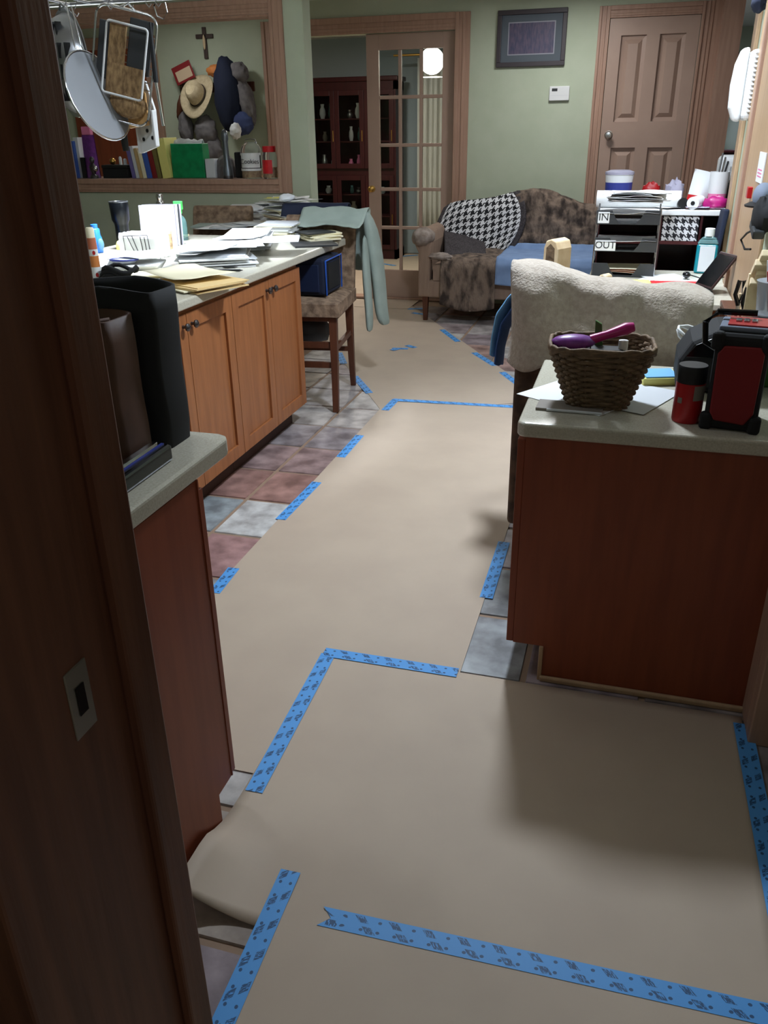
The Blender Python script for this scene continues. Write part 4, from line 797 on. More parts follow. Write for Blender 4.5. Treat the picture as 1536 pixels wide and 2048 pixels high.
p = wy(411, 85, .0); t = thing('crucifix', 'small dark crucifix high on the green wall', 'crucifix', p); G().bb(-.018, .018, -.02, 0, -.13, .12).make('upright', 'crucifix', t, bev=.004); G().bb(-.085, .085, -.02, 0, .03, .065).make('crossbar', 'crucifix', t, bev=.004); G().ball((0, -.028, .0), (.013, .01, .06)).make('figure', 'wood_pale', t, smooth=True)
# ================================================================== SOFA
SXL = -1.70; SYF = 6.86; t = thing('sofa', 'beige camelback sofa against the green wall under throws', 'sofa', (SXL, SYF, 0)); SW = 1.78; SD = .80
for x, y in ((.06, .03), (SW - .06, .03), (.06, SD - .06), (SW - .06, SD - .06)): leg_curve(G(), (x, y, .21), (x, y, 0), .05, .035).make('leg', 'stool_wood', t, bev=.003)
G().bb(.0, SW, .0, SD - .02, .2, .34).make('seat_base', 'sofa_fabric', t, bev=.012)
cushion(.13, SW - .13, -.01, SD - .18, .34, .5, .035).make('seat_cushion', 'sofa_fabric', t, smooth=True)
def backtop(x): u = (x - .06) / (SW - .12); return .80 + .17 * math.sin(math.pi * min(1, max(0, u)) ** .78) + .03 * math.cos(math.pi * 4 * u)
n = 24; g = G()
for f_, y0, y1 in ((0, 0, 0),):
    vs = []
    for k in range(n + 1):
        x = .06 + (SW - .12) * k / n; z = backtop(x); vs += [(x, .60, .34), (x, .66, z - .04), (x, .70, z), (x, .76, z - .02), (x, .78, .2)]
    fs = [(k * 5 + i, k * 5 + (i + 1) % 5, (k + 1) * 5 + (i + 1) % 5, (k + 1) * 5 + i) for k in range(n) for i in range(5)] + [tuple(range(5)), tuple(n * 5 + i for i in range(4, -1, -1))]
    g.raw(vs, fs)
g.make('backrest', 'sofa_fabric', t, smooth=True)
for s_ in (0, 1):
    x = .0 if not s_ else SW; d = 1 if not s_ else -1
    poly = [(x, .2), (x + d * .0, .56), (x - d * .02, .6), (x - d * .045, .66), (x - d * .03, .72), (x + d * .03, .745), (x + d * .09, .72), (x + d * .11, .64), (x + d * .1, .3), (x + d * .1, .2)]
    arm = G().prism(poly, -.006, SD - .14, 'y').make('arm', 'sofa_fabric', t, bev=.02, seg=3)
G().ball((.03, .05, .68), (.095, .13, .075), amp=.15, sc=4).make('arm_cover', 'sofa_arm_cover', t, smooth=True)
SP = Vector((SXL, SYF, 0))
def sofa_throw(x0, x1, m, lab, name, lift=.012, ymax=None, front=True, z_front=.1, skew=0, seed=0, amp=.012, cat='throw', us=1.0, vs=1.0, topdrop=0, nu=40, nv=50):
    def fn(u, v):
        x = x0 + u * (x1 - x0)
        if front == 2: path = [(-.045, z_front), (-.035, .46), (.0, .515), (.55, .515), (.58, .56)]
        elif front: path = [(-.045, z_front), (-.035, .46), (.0, .515), (.55, .515), (.6, .56), (.645, backtop(x) - .03), (.70, backtop(x) + .005), (.77, backtop(x) - .01)]
        elif False: pass
        else: path = [(.585, .54), (.645, backtop(x) - .03), (.70, backtop(x) + .005), (.775, backtop(x) - .03)]
        L_ = [0]
        for a, b in zip(path, path[1:]): L_.append(L_[-1] + math.hypot(b[0] - a[0], b[1] - a[1]))
        s_ = v * L_[-1]
        for k in range(len(path) - 1):
            if s_ <= L_[k + 1] or k == len(path) - 2:
                q_ = (s_ - L_[k]) / (L_[k + 1] - L_[k]); y = path[k][0] + q_ * (path[k + 1][0] - path[k][0]); z = path[k][1] + q_ * (path[k + 1][1] - path[k][1]); break
        d = lift + amp * (.5 + noise.noise(Vector((x * 7, v * 6, seed)))) + .3 * amp * noise.noise(Vector((x * 22, v * 18, seed)))
        if z < .45 and front: z += .05 * (1 - v * 5) * math.sin(u * 3.1 + seed) if v < .2 else 0
        return (x + skew * v, y - d * .8, z + d * .7)
    g = G().sheet(fn, nu, nv, us, vs); return one(name, g, m, lab, cat, 'throws over the sofa', loc=SP, smooth=True, solid=.008)
sofa_throw(.70, 1.62, 'throw_brown', 'brown mottled fur throw over the sofa back and seat', 'fur_throw', front=False, amp=.03)
sofa_throw(.2, .66, 'throw_brown', 'brown mottled throw hanging over the sofa seat front', 'fur_throw', amp=.02, z_front=.14, seed=3)
# afghan: rounded houndstooth panel draped over left of the back, with dark knit border
def afg(u, v, grow=0, lift=.0):
    a, b = (u - .5) * 2, (v - .5) * 2
    k = math.sqrt(max(1e-6, 1 - .5 * b * b)); l = math.sqrt(max(1e-6, 1 - .5 * a * a)); a, b = a * k, b * l      # square to disc
    x = .40 + a * (.36 + grow); s_ = .22 + b * (.33 + grow)          # s: distance below the crest, down the back
    zt = backtop(max(.1, x)) + .01
    if s_ < 0: y, z = .70 - s_ * .6, zt + s_ * .25
    else:
        y, z = .69 - min(s_, .12) * .25 - s_ * .18, zt - s_
    d = .045 + lift + .012 * noise.noise(Vector((x * 8, s_ * 8, 2)))
    if x < .1: z -= (.1 - x) * .8; y -= (.1 - x) * .3
    return (x, y - d, z + d * .25)
t = thing('afghan', 'black and white houndstooth afghan over the sofa back', 'blanket', SP)
G().sheet(lambda u, v: afg(u, v, .045), 36, 36).make('knit_border', 'afghan_border', t, smooth=True, solid=.008)
G().sheet(lambda u, v: afg(u, v, 0, .012), 36, 36, 1, 1).make('houndstooth_panel', 'afghan', t, smooth=True, solid=.006)
def trail(u, v): x = .1 + u * .36; y = .58 - v * .42; return (x + .1 * v, y - .04, .62 - .1 * v + .06 * (1 - u) * (1 - v) + .015 * noise.noise(Vector((u * 5, v * 5, 7))) - .03 * u)
G().sheet(trail, 16, 16).make('trailing_edge', 'afghan_border', t, smooth=True, solid=.012)
sofa_throw(.66, 1.45, 'blue_blanket', 'blue fleece blanket spread over the sofa seat', 'blue_blanket', lift=.03, z_front=.26, seed=8, cat='blanket', front=2)
one('fluffy_pad', G().ball((0, 0, .02), (.1, .06, .03), amp=.4, sc=5), 'sofa_arm_cover', 'fluffy white pad on the sofa seat corner', 'pad', loc=SP + Vector((.19, .0, .515)), smooth=True)
# ================================================================== ROOM BEYOND THE FRENCH DOOR
CY = 10.3; CCX = -3.4; t = thing('china_cabinet', 'dark cherry china cabinet beyond the French door', 'cabinet', (CCX, CY, 0)); cw2 = .57; ch = 2.03
g = G(); g.bb(-cw2, cw2, .34, .36, 0, ch).bb(-cw2, -cw2 + .03, 0, .34, 0, ch).bb(cw2 - .03, cw2, 0, .34, 0, ch).bb(-cw2, cw2, 0, .36, 0, .12).bb(-cw2, cw2, 0, .36, ch - .12, ch).bb(-cw2 + .03, cw2 - .03, .02, .34, .98, 1.06); g.make('carcass', 'maroon', t)
G().bb(-cw2 - .03, cw2 + .03, -.03, .37, ch - .03, ch + .02).make('cornice', 'maroon', t, bev=.01)
for z in (.5, .75, 1.35, 1.6): G().bb(-cw2 + .03, cw2 - .03, .04, .34, z, z + .012).make('shelf', 'maroon_mid', t)
for k in range(3):
    x0 = -cw2 + .02 + k * (2 * cw2 - .04) / 3; x1 = x0 + (2 * cw2 - .04) / 3 - .004
    for z0, z1 in ((.12, .98), (1.06, ch - .12)):
        g = G(); f_ = .055; g.bb(x0, x0 + f_, -.02, 0, z0, z1).bb(x1 - f_, x1, -.02, 0, z0, z1).bb(x0 + f_, x1 - f_, -.02, 0, z0, z0 + f_).bb(x0 + f_, x1 - f_, -.02, 0, z1 - f_, z1); d = g.make('door', 'maroon', t, bev=.003)
        G().bb(x0 + f_, x1 - f_, -.011, -.008, z0 + f_, z1 - f_).make('pane', 'glass', d); G().cyl((x1 - .02, -.035, z0 + .3), (x1 - .02, -.035, z0 + .42), .005, n=8).make('pull', 'brass', d)
vs_ = [(-.4, 1.612), (-.3, 1.612), (-.05, 1.612), (.06, 1.612), (-.38, 1.362), (-.26, 1.362), (-.04, 1.362), (.08, 1.362), (-.4, 1.06), (-.28, 1.06), (-.05, 1.06), (.05, 1.06), (-.36, .762), (-.05, .762), (.04, .762), (-.38, .512), (-.03, .512), (.3, 1.362), (.35, .762)]
for k, (x, z) in enumerate(vs_):
    m = ['paper_grey', 'glass_teal', 'steel', 'paper', 'label_grey', 'paper_cream'][k % 6]
    if k in (10, 11): m = 'pink'
    hh = random.uniform(.07, .17); r_ = random.uniform(.025, .045)
    one('china_piece', G().lathe([(r_ * .6, 0), (r_, hh * .3), (r_ * .9, hh * .6), (r_ * .5, hh * .8), (r_ * .65, hh), (.0001, hh * .98)], n=16), m, 'pink china cup on a middle shelf of the cabinet' if m == 'pink' else 'small china or glass piece inside the dark cherry cabinet', 'china', 'china pieces in the cabinet', loc=(CCX + x, CY + .16, z + .0005 if z != 1.06 else 1.0605), smooth=True)
# sheer curtain and window of that room
t = thing('curtain', 'pleated sheer white curtain beyond the French door', 'curtain', (-2.15, 10.3, 0))
for x0, x1, lab in ((-.42, .02, 0), (.1, .62, 1)):
    G().sheet(lambda u, v: (x0 + u * (x1 - x0), .035 * math.sin(u * 44) + .015 * math.sin(u * 17 + 2), .12 + v * 2.1), 90, 4).make('pleated_panel', 'sheer', t, smooth=True, solid=.003)
G().cyl((-.7, 0, 2.25), (.9, 0, 2.25), .012, n=10).make('rod', 'brass', t, smooth=True)
p = ay(864, 122, 8.6); t = thing('globe_lamp', 'glowing white globe lamp beyond the French door', 'lamp', (p.x, p.y, p.z)); rl = .115
G().ball((0, 0, 0), (rl, rl, rl), 24, 16).make('globe', 'lamp_glow', t, smooth=True); G().cyl((0, 0, rl), (0, 0, rl + .05), .04, n=14).make('fitting', 'brass', t, smooth=True); G().cyl((0, 0, rl + .05), (0, 0, CEIL - p.z), .008, n=8).make('stem', 'brass', t, smooth=True)
area('globe_lamp_light', (p.x, p.y, p.z - rl - .02), 9, .2, WARM)
# right hand far room
t = thing('dark_cabinet', 'dark maroon sideboard in the far right room', 'cabinet', (1.0, 9.9, 0)); G().bb(-.5, .6, 0, .45, 0, 1.22).make('cabinet_body', 'maroon', t, bev=.006); G().bb(-.52, .62, -.02, .46, 1.22, 1.25).make('cabinet_top', 'maroon', t, bev=.006); G().bb(-.46, .03, -.015, 0, .1, 1.15).make('door', 'maroon', t, bev=.004); G().bb(.05, .56, -.015, 0, .1, 1.15).make('door', 'maroon', t, bev=.004)
t = thing('glass_vase', 'clear glass vases on the dark sideboard', 'vase', (.88, 10.05, 1.2505)); G().lathe([(.06, 0), (.09, .08), (.06, .2), (.08, .3)], n=20).make('vase_body', 'glass_jar', t, smooth=True); G().lathe([(.05, 0), (.05, .16), (.03, .22)], c=(.2, 0, 0), n=20).make('small_vase', 'paper_grey', t, smooth=True)
one('wall_ornament', G().bb(-.05, .05, -.02, 0, -.16, .16), 'stool_wood', 'small brown wall hanging in the far right room', 'wall hanging', loc=ay(1469, 136, 11.6) - Vector((0, .0, 0)), bev=.006)
# ================================================================== TOWEL CHAIR
CX, CYB = -.06, 2.83; t = thing('dining_chair', 'brown patterned upholstered chair under the beige towel', 'chair', (CX, CYB, 0))
G().prism([(.0, .12), (.10, .12), (.09, .8), (.06, 1.0), (.03, 1.015), (-.0, .99), (-.02, .8)], -.29, .25, 'x').make('backrest', 'chair_fabric', t, bev=.02, seg=3)
cushion(-.27, .24, .09, .56, .38, .48, .03).make('seat', 'chair_fabric', t, smooth=True); G().bb(-.265, .235, .1, .55, .3, .385).make('seat_rail', 'chair_fabric', t, bev=.008)
for x in (-.24, .21): leg_curve(G(), (x, .05, .14), (x, .05, 0), .045, .035).make('leg', 'stool_wood', t); leg_curve(G(), (x, .52, .31), (x, .52, 0), .045, .035).make('leg', 'stool_wood', t)
# towel over the chair back
def towel(u, v):
    x = -.315 + u * .63 + .012 * math.sin(v * 9 + u * 4)
    # front drop length varies: deep at both ends, lifted in the middle
    drop = .33 - .05 * math.exp(-((u - .42) / .25) ** 2) + .02 * math.sin(u * 14)
    crest = 1.062 - .085 * u + .012 * math.sin(u * 9)
    path = [(-.05 - .02 * math.sin(u * 13), crest - drop), (-.055, crest - drop * .6), (-.05, crest - .1), (-.03, crest - .02), (.0, crest), (.1, crest - .005 + .01 * math.sin(u * 15)), (.2, crest - .03), (.25, crest - .08), (.26, crest - .25)]
    L_ = [0]
    for a, b in zip(path, path[1:]): L_.append(L_[-1] + math.hypot(b[0] - a[0], b[1] - a[1]))
    s_ = v * L_[-1]
    for k in range(len(path) - 1):
        if s_ <= L_[k + 1] or k == len(path) - 2:
            q_ = (s_ - L_[k]) / (L_[k + 1] - L_[k]); y = path[k][0] + q_ * (path[k + 1][0] - path[k][0]); z = path[k][1] + q_ * (path[k + 1][1] - path[k][1]); break
    d = .034 * noise.noise(Vector((x * 5, v * 4, 3))) + .012 * noise.noise(Vector((x * 14, v * 11, 5)))
    if u < .12: y += .06 * (1 - u / .12) ** 2
    return (x, y - d - .012, z + d * .6 + .02)
t = thing('towel', 'thick beige bath towel draped over the chair back', 'towel', (CX, CYB, 0)); G().sheet(towel, 60, 60).make('towel_cloth', 'towel', t, smooth=True, solid=.012)
# blue garment on the chair's left rear
BL = [(-.22, 1.03), (-.29, 1.0), (-.345, .95), (-.385, .88), (-.40, .80), (-.405, .73)]
def bluec(u, v, o=0):      # v runs out over the shoulder of the chair and down, u runs back
    k = min(len(BL) - 2, int(v * (len(BL) - 1))); q_ = v * (len(BL) - 1) - k; x = BL[k][0] + q_ * (BL[k + 1][0] - BL[k][0]); z = BL[k][1] + q_ * (BL[k + 1][1] - BL[k][1])
    return (x + .02 * math.sin(u * 5) - o, .13 + u * .22 + .03 * v, z - .05 * u - o + .012 * noise.noise(Vector((u * 5, v * 4, 1))))
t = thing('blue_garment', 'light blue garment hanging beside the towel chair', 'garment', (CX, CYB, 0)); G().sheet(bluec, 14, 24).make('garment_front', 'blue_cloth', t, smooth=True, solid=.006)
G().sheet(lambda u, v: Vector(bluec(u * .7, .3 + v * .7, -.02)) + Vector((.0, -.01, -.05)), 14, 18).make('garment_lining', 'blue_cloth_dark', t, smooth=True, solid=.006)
# pale rounded chair behind the towel chair
p = ay(1112, 545, 3.62); t = thing('wooden_chair', 'pale wood chair back with rounded post behind the towel', 'chair', (p.x, 3.62, 0), R(-30))
def post(cx, w_, d_, h_, m, nm): G().prism([(-w_ / 2 + cx, 0), (w_ / 2 + cx, 0), (w_ / 2 * .85 + cx, h_ - w_ * .45), (w_ * .3 + cx, h_ - w_ * .1), (cx, h_), (-w_ * .3 + cx, h_ - w_ * .1), (-w_ / 2 * .85 + cx, h_ - w_ * .45)], -d_ / 2, d_ / 2, 'y').make(nm, m, t, bev=.006, seg=3)
hp_ = zat(1108, 476, (p.x, 3.62)); post(0, .085, .1, hp_, 'wood_pale', 'back_post'); G().prism([(-.022, hp_ - .16), (.022, hp_ - .16), (.02, hp_ - .035), (0, hp_ - .018), (-.02, hp_ - .035)], -.0525, -.049, 'y').make('brown_inlay', 'wicker', t)
post(.24, .05, .05, zat(1166, 538, ay(1166, 538, 3.6)), 'wood_pale', 'back_post'); G().bb(-.02, .26, -.02, .02, .42, .47).make('seat_rail', 'wood_pale', t, bev=.004); G().bb(.0, .25, .0, .2, .43, .47).make('seat', 'wood_pale', t, bev=.006); G().bb(.0, .04, .16, .2, 0, .43).make('leg', 'wood_pale', t); G().bb(.21, .25, .16, .2, 0, .43).make('leg', 'wood_pale', t)
# ================================================================== DESK AREA
KZ = .79; t = thing('desk', 'wooden desk with grey edge against the right wall', 'desk', (0, 0, 0))
G().bb(-.2, .455, 3.84, 4.76, KZ - .03, KZ).make('desk_top', 'laminate', t, bev=.006); G().bb(-.18, .44, 3.87, 3.89, KZ - .13, KZ - .03).make('apron', 'cabinet_wood', t)
for x in (-.17, .43): G().bb(x - .02, x + .02, 3.88, 4.74, 0, KZ - .03).make('side_panel', 'cabinet_wood', t)
KZ += .0005
# hutch with white top
HY0 = 4.86; HT = 1.085; t = thing('hutch', 'dark maroon shelf hutch with white top behind desk', 'shelf', (0, HY0, 0))
G().bb(-.2, .462, 0, .42, HT - .028, HT).make('white_top', 'white', t, bev=.004)
for x in (-.195, .13, .335, .45): G().bb(x, x + .012, .005, .4, 0, HT - .028).make('upright', 'maroon', t)
G().bb(-.195, .46, .4, .41, 0, HT - .028).make('back_panel', 'maroon', t)
for z in (.4, .6, .925): G().bb(-.183, .45, .01, .4, z - .016, z).make('shelf_board', 'maroon_mid', t)
g = G().bb(.145, .33, .012, .25, .9255, 1.052); one('houndstooth_box', g, 'houndstooth_box', 'black and white houndstooth storage box on the hutch shelf', 'box', loc=(0, HY0, 0), bev=.004)
t = thing('yellow_ornament', 'small yellow framed ornament in the lower hutch opening', 'ornament', (.19, HY0 + .06, .6005)); G().bb(-.04, .05, 0, .02, 0, .15).bb(-.03, .04, -.004, .0, .03, .12).make('ornament_frame', 'yellow_soft', t, bev=.004); G().ball((-.01, -.02, .05), (.035, .02, .05)).make('dark_figure', 'dark', t, smooth=True)
# letter tray
p0 = az(1183, 552, KZ); p1 = az(1306, 552, KZ); tw = (p1.x - p0.x); t = thing('letter_tray', 'black three tier letter tray with IN and OUT tags', 'letter tray', ((p0.x + p1.x) / 2, p0.y + .0, KZ))
th = zat(1250, 415, ((p0.x + p1.x) / 2, p0.y)) - KZ; tiers = (0.0, th * .37, th * .76)
for k, z in enumerate(tiers):
    G().bb(-tw / 2, tw / 2, 0, .24, z, z + .006).make('tier_floor', 'charcoal', t); hh = th * .2
    for s_ in (-1, 1):
        G().prism([(s_ * tw / 2, z), (s_ * tw * .12, z), (s_ * tw * .2, z + hh * .45), (s_ * tw * .26, z + hh), (s_ * tw / 2, z + hh)], -.004, .002, 'y').make('front_lip', 'charcoal', t, bev=.001)
        G().bb(s_ * tw / 2 - .003, s_ * tw / 2 + .003, 0, .24, z, z + hh).make('tier_side', 'charcoal', t)
for s_ in (-1, 1): G().cyl((s_ * tw / 2, .0, 0), (s_ * tw / 2, .0, th), .004, n=8).make('support_rod', 'steel', t, smooth=True); G().cyl((s_ * tw / 2, .235, 0), (s_ * tw / 2, .235, th), .004, n=8).make('support_rod', 'steel', t, smooth=True)
hh = th * .2
tg_ = G().bb(-tw / 2 + .006, -tw / 2 + .062, -.006, -.0042, tiers[2] + .006, tiers[2] + hh - .008).make('paper_tag', 'white', t); text('IN', .05, 'ink', t, (-tw / 2 + .034, -.0068, tiers[2] + hh / 2), FACE)
tg_ = G().bb(-tw / 2 + .004, -tw / 2 + .105, -.006, -.0042, tiers[1] + .004, tiers[1] + hh - .012).make('paper_tag', 'white', t); text('OUT', .048, 'ink', t, (-tw / 2 + .054, -.0068, tiers[1] + hh / 2 - .003), FACE)
lx, ly = t.location.x, t.location.y
def desk_paper(x, y, z, w_, l_, rz, m, lab, curl=.006, seed=0, cat='paper', grp='papers on and around the desk'):
    o = paper_sheet(x, y, z, w_, l_, rz, m, curl, lab, seed=seed, cat=cat); o['group'] = grp; return o
for k in range(5): desk_paper(lx + .01 * (k % 3), ly + .12, KZ + .012 + k * .004, tw * .9, .2, R(k * 1.5 - 3), 'terracotta' if k % 2 else 'paper_cream', 'orange paper in the bottom letter tray' if k % 2 else 'cream paper in the bottom letter tray', seed=k)
desk_paper(lx - .0, ly + .1, KZ + tiers[1] + .03, tw * .95, .22, 0, 'paper_grey', 'grey sheet sagging in the OUT tray', .02, 7)
desk_paper(lx, ly + .1, KZ + tiers[2] + .03, tw * .95, .22, 0, 'paper_grey', 'grey sheet sagging in the IN tray', .02, 8)
for k in range(6): desk_paper(lx + random.uniform(-.03, .05), ly + .1 + random.uniform(-.04, .04), KZ + th + .004 + k * .008, tw * random.uniform(.8, 1.05), .22, R(random.uniform(-14, 14)), random.choice(WH), 'loose white papers piled on top of the letter tray', .02, 20 + k)
# things on the hutch top
HZ = HT + .0005
def hx(px, py=400): return ay(px, py, HY0 + .1).x
def hz(px, py, d=.1): return ay(px, py, HY0 + d).z
x0, x1 = ay(1196, 375, HY0 + .12).x, ay(1364, 375, HY0 + .12).x; one('paper_roll', G().cyl((x0, 0, .045), (x1, 0, .045), .044, n=24), 'white', 'long white paper roll lying on the hutch top', 'paper roll', loc=(0, HY0 + .1, HZ), smooth=True)
x0, x1 = ay(1211, 350, HY0 + .26).x, ay(1268, 350, HY0 + .26).x; rt_ = (x1 - x0) / 2; zt = ay(1240, 340, HY0 + .26).z; hb = zt - HZ; t = thing('wipes_tub', 'round white tub with blue base and lid', 'tub', ((x0 + x1) / 2, HY0 + .26, HZ))
G().lathe([(rt_ * .9, 0), (rt_ * .96, hb * .66)], n=28).make('tub_base', 'blue_deep', t, smooth=True); G().lathe([(rt_ * .95, hb * .66), (rt_, hb * .88)], n=28).make('tub_band', 'paper', t, smooth=True); G().lathe([(rt_ * 1.03, hb * .88), (rt_ * 1.03, hb * .95), (rt_ * .7, hb), (.0001, hb)], n=28).make('lid', 'lilac', t, smooth=True)
one('red_pouch', G().ball((0, 0, .05), (.05, .03, .05), amp=.3), 'red', 'small red pouch with white print behind the roll', 'pouch', loc=(ay(1304, 360, HY0 + .3).x, HY0 + .3, HZ + .02), smooth=True)
one('tissue_tuft', G().ball((0, 0, .06), (.05, .04, .07), amp=.6, sc=4), 'lilac', 'crumpled tissue tuft at the end of the paper roll', 'tissue', loc=(ay(1350, 365, HY0 + .24).x, HY0 + .26, HZ), smooth=True)
x = ay(1392, 380, HY0 + .2).x; t = thing('snack_pouch', 'white pouch with red and orange print on the hutch', 'pouch', (x, HY0 + .2, HZ), rot=(R(-8), R(12), 0)); hb = hz(1395, 340, .2) - HZ
for s_ in (1, -1): G().sheet(lambda u, v: ((u - .5) * .10 * (1 + .15 * v), s_ * .03 * math.sin(math.pi * u) * (1 - v), hb * .3 + hb * .7 * v), 10, 6).make('pouch_face', 'paper', t, smooth=True); G().sheet(lambda u, v: ((u - .5) * .10, s_ * (.03 + .005 * v) * math.sin(math.pi * u), hb * .3 * v), 10, 4).make('red_base', 'red_bright', t, smooth=True)
x = ay(1434, 390, HY0 + .16).x; hb = hz(1434, 343, .16) - HZ; t = thing('pen_cup', 'white and pink cup holding silver pens', 'pen cup', (x, HY0 + .16, HZ)); G().lathe([(.045, 0), (.047, hb * .4)], n=22).make('pink_base', 'pink', t, smooth=True); G().lathe([(.047, hb * .4), (.05, hb), (.046, hb), (.044, hb * .7), (.0001, hb * .7)], n=22).make('cup', 'white', t, smooth=True)
for k in range(3): G().cyl((-.01 + .012 * k, 0, hb * .7), (.0 + .016 * k, .01, hb + .09 - .02 * k), .005, n=8).make('pen', ['steel', 'chrome', 'dark'][k], t, smooth=True)
one('purple_toy', G().ball((0, 0, .03), (.06, .035, .035), amp=.4, sc=4), 'magenta', 'small purple pink toy in front of the pen cup', 'toy', loc=(ay(1430, 402, HY0 + .08).x, HY0 + .07, HZ), smooth=True)
x = ay(1385, 400, HY0 + .1).x; t = thing('receipt_roll', 'small white receipt roll with dark core', 'paper roll', (x + .02, HY0 + .08, HZ), R(-20)); G().cyl((0, -.06, .032), (0, .06, .032), .032, n=20).make('roll', 'paper', t, smooth=True); G().cyl((0, -.062, .032), (0, -.0595, .032), .011, n=14).make('core', 'dark', t, smooth=True)
one('black_roll', G().cyl((0, -.05, .028), (0, .05, .028), .028, n=18), 'dark', 'black tape roll beside the receipt roll', 'roll', loc=(x - .06, HY0 + .1, HZ), rz=R(15), smooth=True)
x = ay(1462, 340, HY0 + .3).x; zt = ay(1462, 310, HY0 + .3).z - HZ; t = thing('label_printer', 'white rounded printer with dark front on the hutch', 'printer', (x + .04, HY0 + .3, HZ)); G().bb(-.11, .06, -.08, .09, zt * .45, zt).make('cover', 'white', t, bev=.03, seg=4); G().bb(-.1, .055, -.075, .085, 0, zt * .45).make('printer_base', 'charcoal', t, bev=.006)
for k, (px_, py_) in enumerate(((1440, 412), (1345, 405), (1400, 410))): q = ay(px_, py_, HY0 + .03); desk_paper(min(q.x, .37), HY0 + .09, HZ + .002 + k * .003, .16, .12, R(k * 40), ['paper_grey', 'paper', 'lilac'][k], ['grey slip of paper beside the pen cup on hutch', 'white slip of paper by the paper roll end on hutch', 'lilac slip of paper in the middle of the hutch edge'][k], .004, 60 + k)
# mouthwash bottle
p = az(1408, 546, KZ); hb = zat(1410, 456, p) - KZ; wb = .055; t = thing('mouthwash_bottle', 'clear bottle of teal mouthwash with white cap', 'bottle', p, R(-10))
G().frus((0, 0, 0), (wb * 1.9, .06), (wb * 1.9, .06), hb * .66).make('liquid', 'teal_liquid', t, bev=.012, seg=3); g = G(); g.frus((0, 0, hb * .66), (wb * 1.9, .06), (wb * 1.5, .05), hb * .1).frus((0, 0, hb * .76), (wb * 1.5, .05), (.04, .035), hb * .07); g.make('shoulder', 'glass_teal', t, bev=.006)
G().lathe([(.024, hb * .83), (.024, hb * .99), (.02, hb), (.0001, hb)], n=20).make('cap', 'white', t, smooth=True); G().bb(-wb * .6, wb * .75, -.0325, -.0305, hb * .05, hb * .62).make('label', 'paper_grey', t)
# dark upright bag with letter S and stick
p = az(1432, 540, KZ); t = thing('laptop_sleeve', 'dark blue upright sleeve with white letter S', 'sleeve', (.425, p.y - .06, KZ), R(4), None); hb = .30; G().box((0, 0, hb / 2 + .012), (.025, .14, hb), (R(-4), R(6), 0)).make('sleeve_body', 'navy', t, bev=.01, seg=3); text('S', .05, 'white', t, (-.02, -.078, .13), (R(90), 0, R(-10)))
# laptop with screen
p = az(1384, 592, KZ); t = thing('laptop', 'open laptop with dark tilted screen on desk', 'laptop', (p.x - .015, p.y + .08, KZ), R(24))
b_ = G().bb(-.085, .085, -.07, .08, .002, .018).make('base', 'charcoal', t, bev=.003)
for k in range(8): G().bb(-.08 + k * .017, -.068 + k * .017, -.065, .03, .018, .021).make('key', 'grey_blue', b_)
s_ = G().box((.125, .0, .095), (.012, .15, .18), (0, R(36), 0)).make('screen', 'screen_dark', t, bev=.004); G().box((.119, .0, .098), (.002, .135, .155), (0, R(36), 0)).make('display', 'black_gloss', s_)
q = thing('mouse_cable', 'black mouse with coiled cable on the desk papers', 'mouse', (p.x - .01, p.y + .42, KZ + .012)); G().ball((0, 0, .016), (.02, .032, .016)).make('mouse_body', 'black_gloss', q, smooth=True); G().tube([(.02, 0, .015), (.06, -.06, .012), (.12, -.07, .01), (.2, -.02, .02)], .003).make('cable', 'dark', q, smooth=True)
for k, (a, b, m, lab) in enumerate([(1310, 566, 'paper', 'white sheet on the desk in front of the letter tray'), (1260, 570, 'paper_yellow', 'yellow patterned sheet on desk'), (1340, 560, 'paper', 'white sheet with red edge beside the mouthwash'), (1300, 590, 'paper_cream', 'cream sheet on the desk front edge'), (1240, 580, 'paper', 'white sheet half under the towel on desk')]):
    q = az(a, b, KZ); desk_paper(min(q.x, .3), q.y, KZ + .001 + .0015 * k, .2, .25, R(k * 25 - 20), m, lab, .003, 70 + k)
one('red_folder', G().box((0, 0, .004), (.22, .14, .006)), 'red_bright', 'thin red folder edge under papers near the laptop', 'folder', loc=az(1350, 575, KZ) + Vector((0, 0, .012)), rz=R(5))
# right cluster: stand, crate, cap, backpack
GX, GZ = .425, .82
t = thing('side_stand', 'narrow dark stand beside the desk along right wall', 'stand', (0, 0, 0)); G().bb(GX - .04, .462, 3.0, 3.78, GZ - .02, GZ).make('stand_top', 'stool_wood', t, bev=.003)
for x in (GX - .026, .45):
    for y in (3.02, 3.76): G().bb(x - .012, x + .012, y - .012, y + .012, 0, GZ - .02).make('leg', 'stool_wood', t)
q = ax(1512, 505, GX); t = thing('wooden_crate', 'slatted pale wood crate leaning by the right wall', 'crate', (GX + .01, q.y, GZ + .0005))
for k in range(6): G().box((.012 * (k % 2), .05 - .022 * k, .045 + .034 * k), (.05, .24, .024), (R(-34), 0, 0)).make('slat', 'wood_pale', t, bev=.003)
G().bb(-.03, .03, -.08, -.06, 0, .2).make('corner_post', 'wood_pale', t, bev=.002); G().bb(-.03, .03, .1, .12, 0, .1).make('corner_post', 'wood_pale', t, bev=.002)
q = ax(1526, 392, .43); t = thing('baseball_hat', 'dark grey cap with black brim on the right', 'cap', q); G().ball((0, 0, 0), (.035, .06, .045), 20, 12).make('crown', 'grey_blue', t, smooth=True); G().lathe([(.04, -.02), (.058, -.03), (.056, -.036), (.036, -.03)], n=24, sy=1.2).make('brim', 'dark', t, smooth=True)
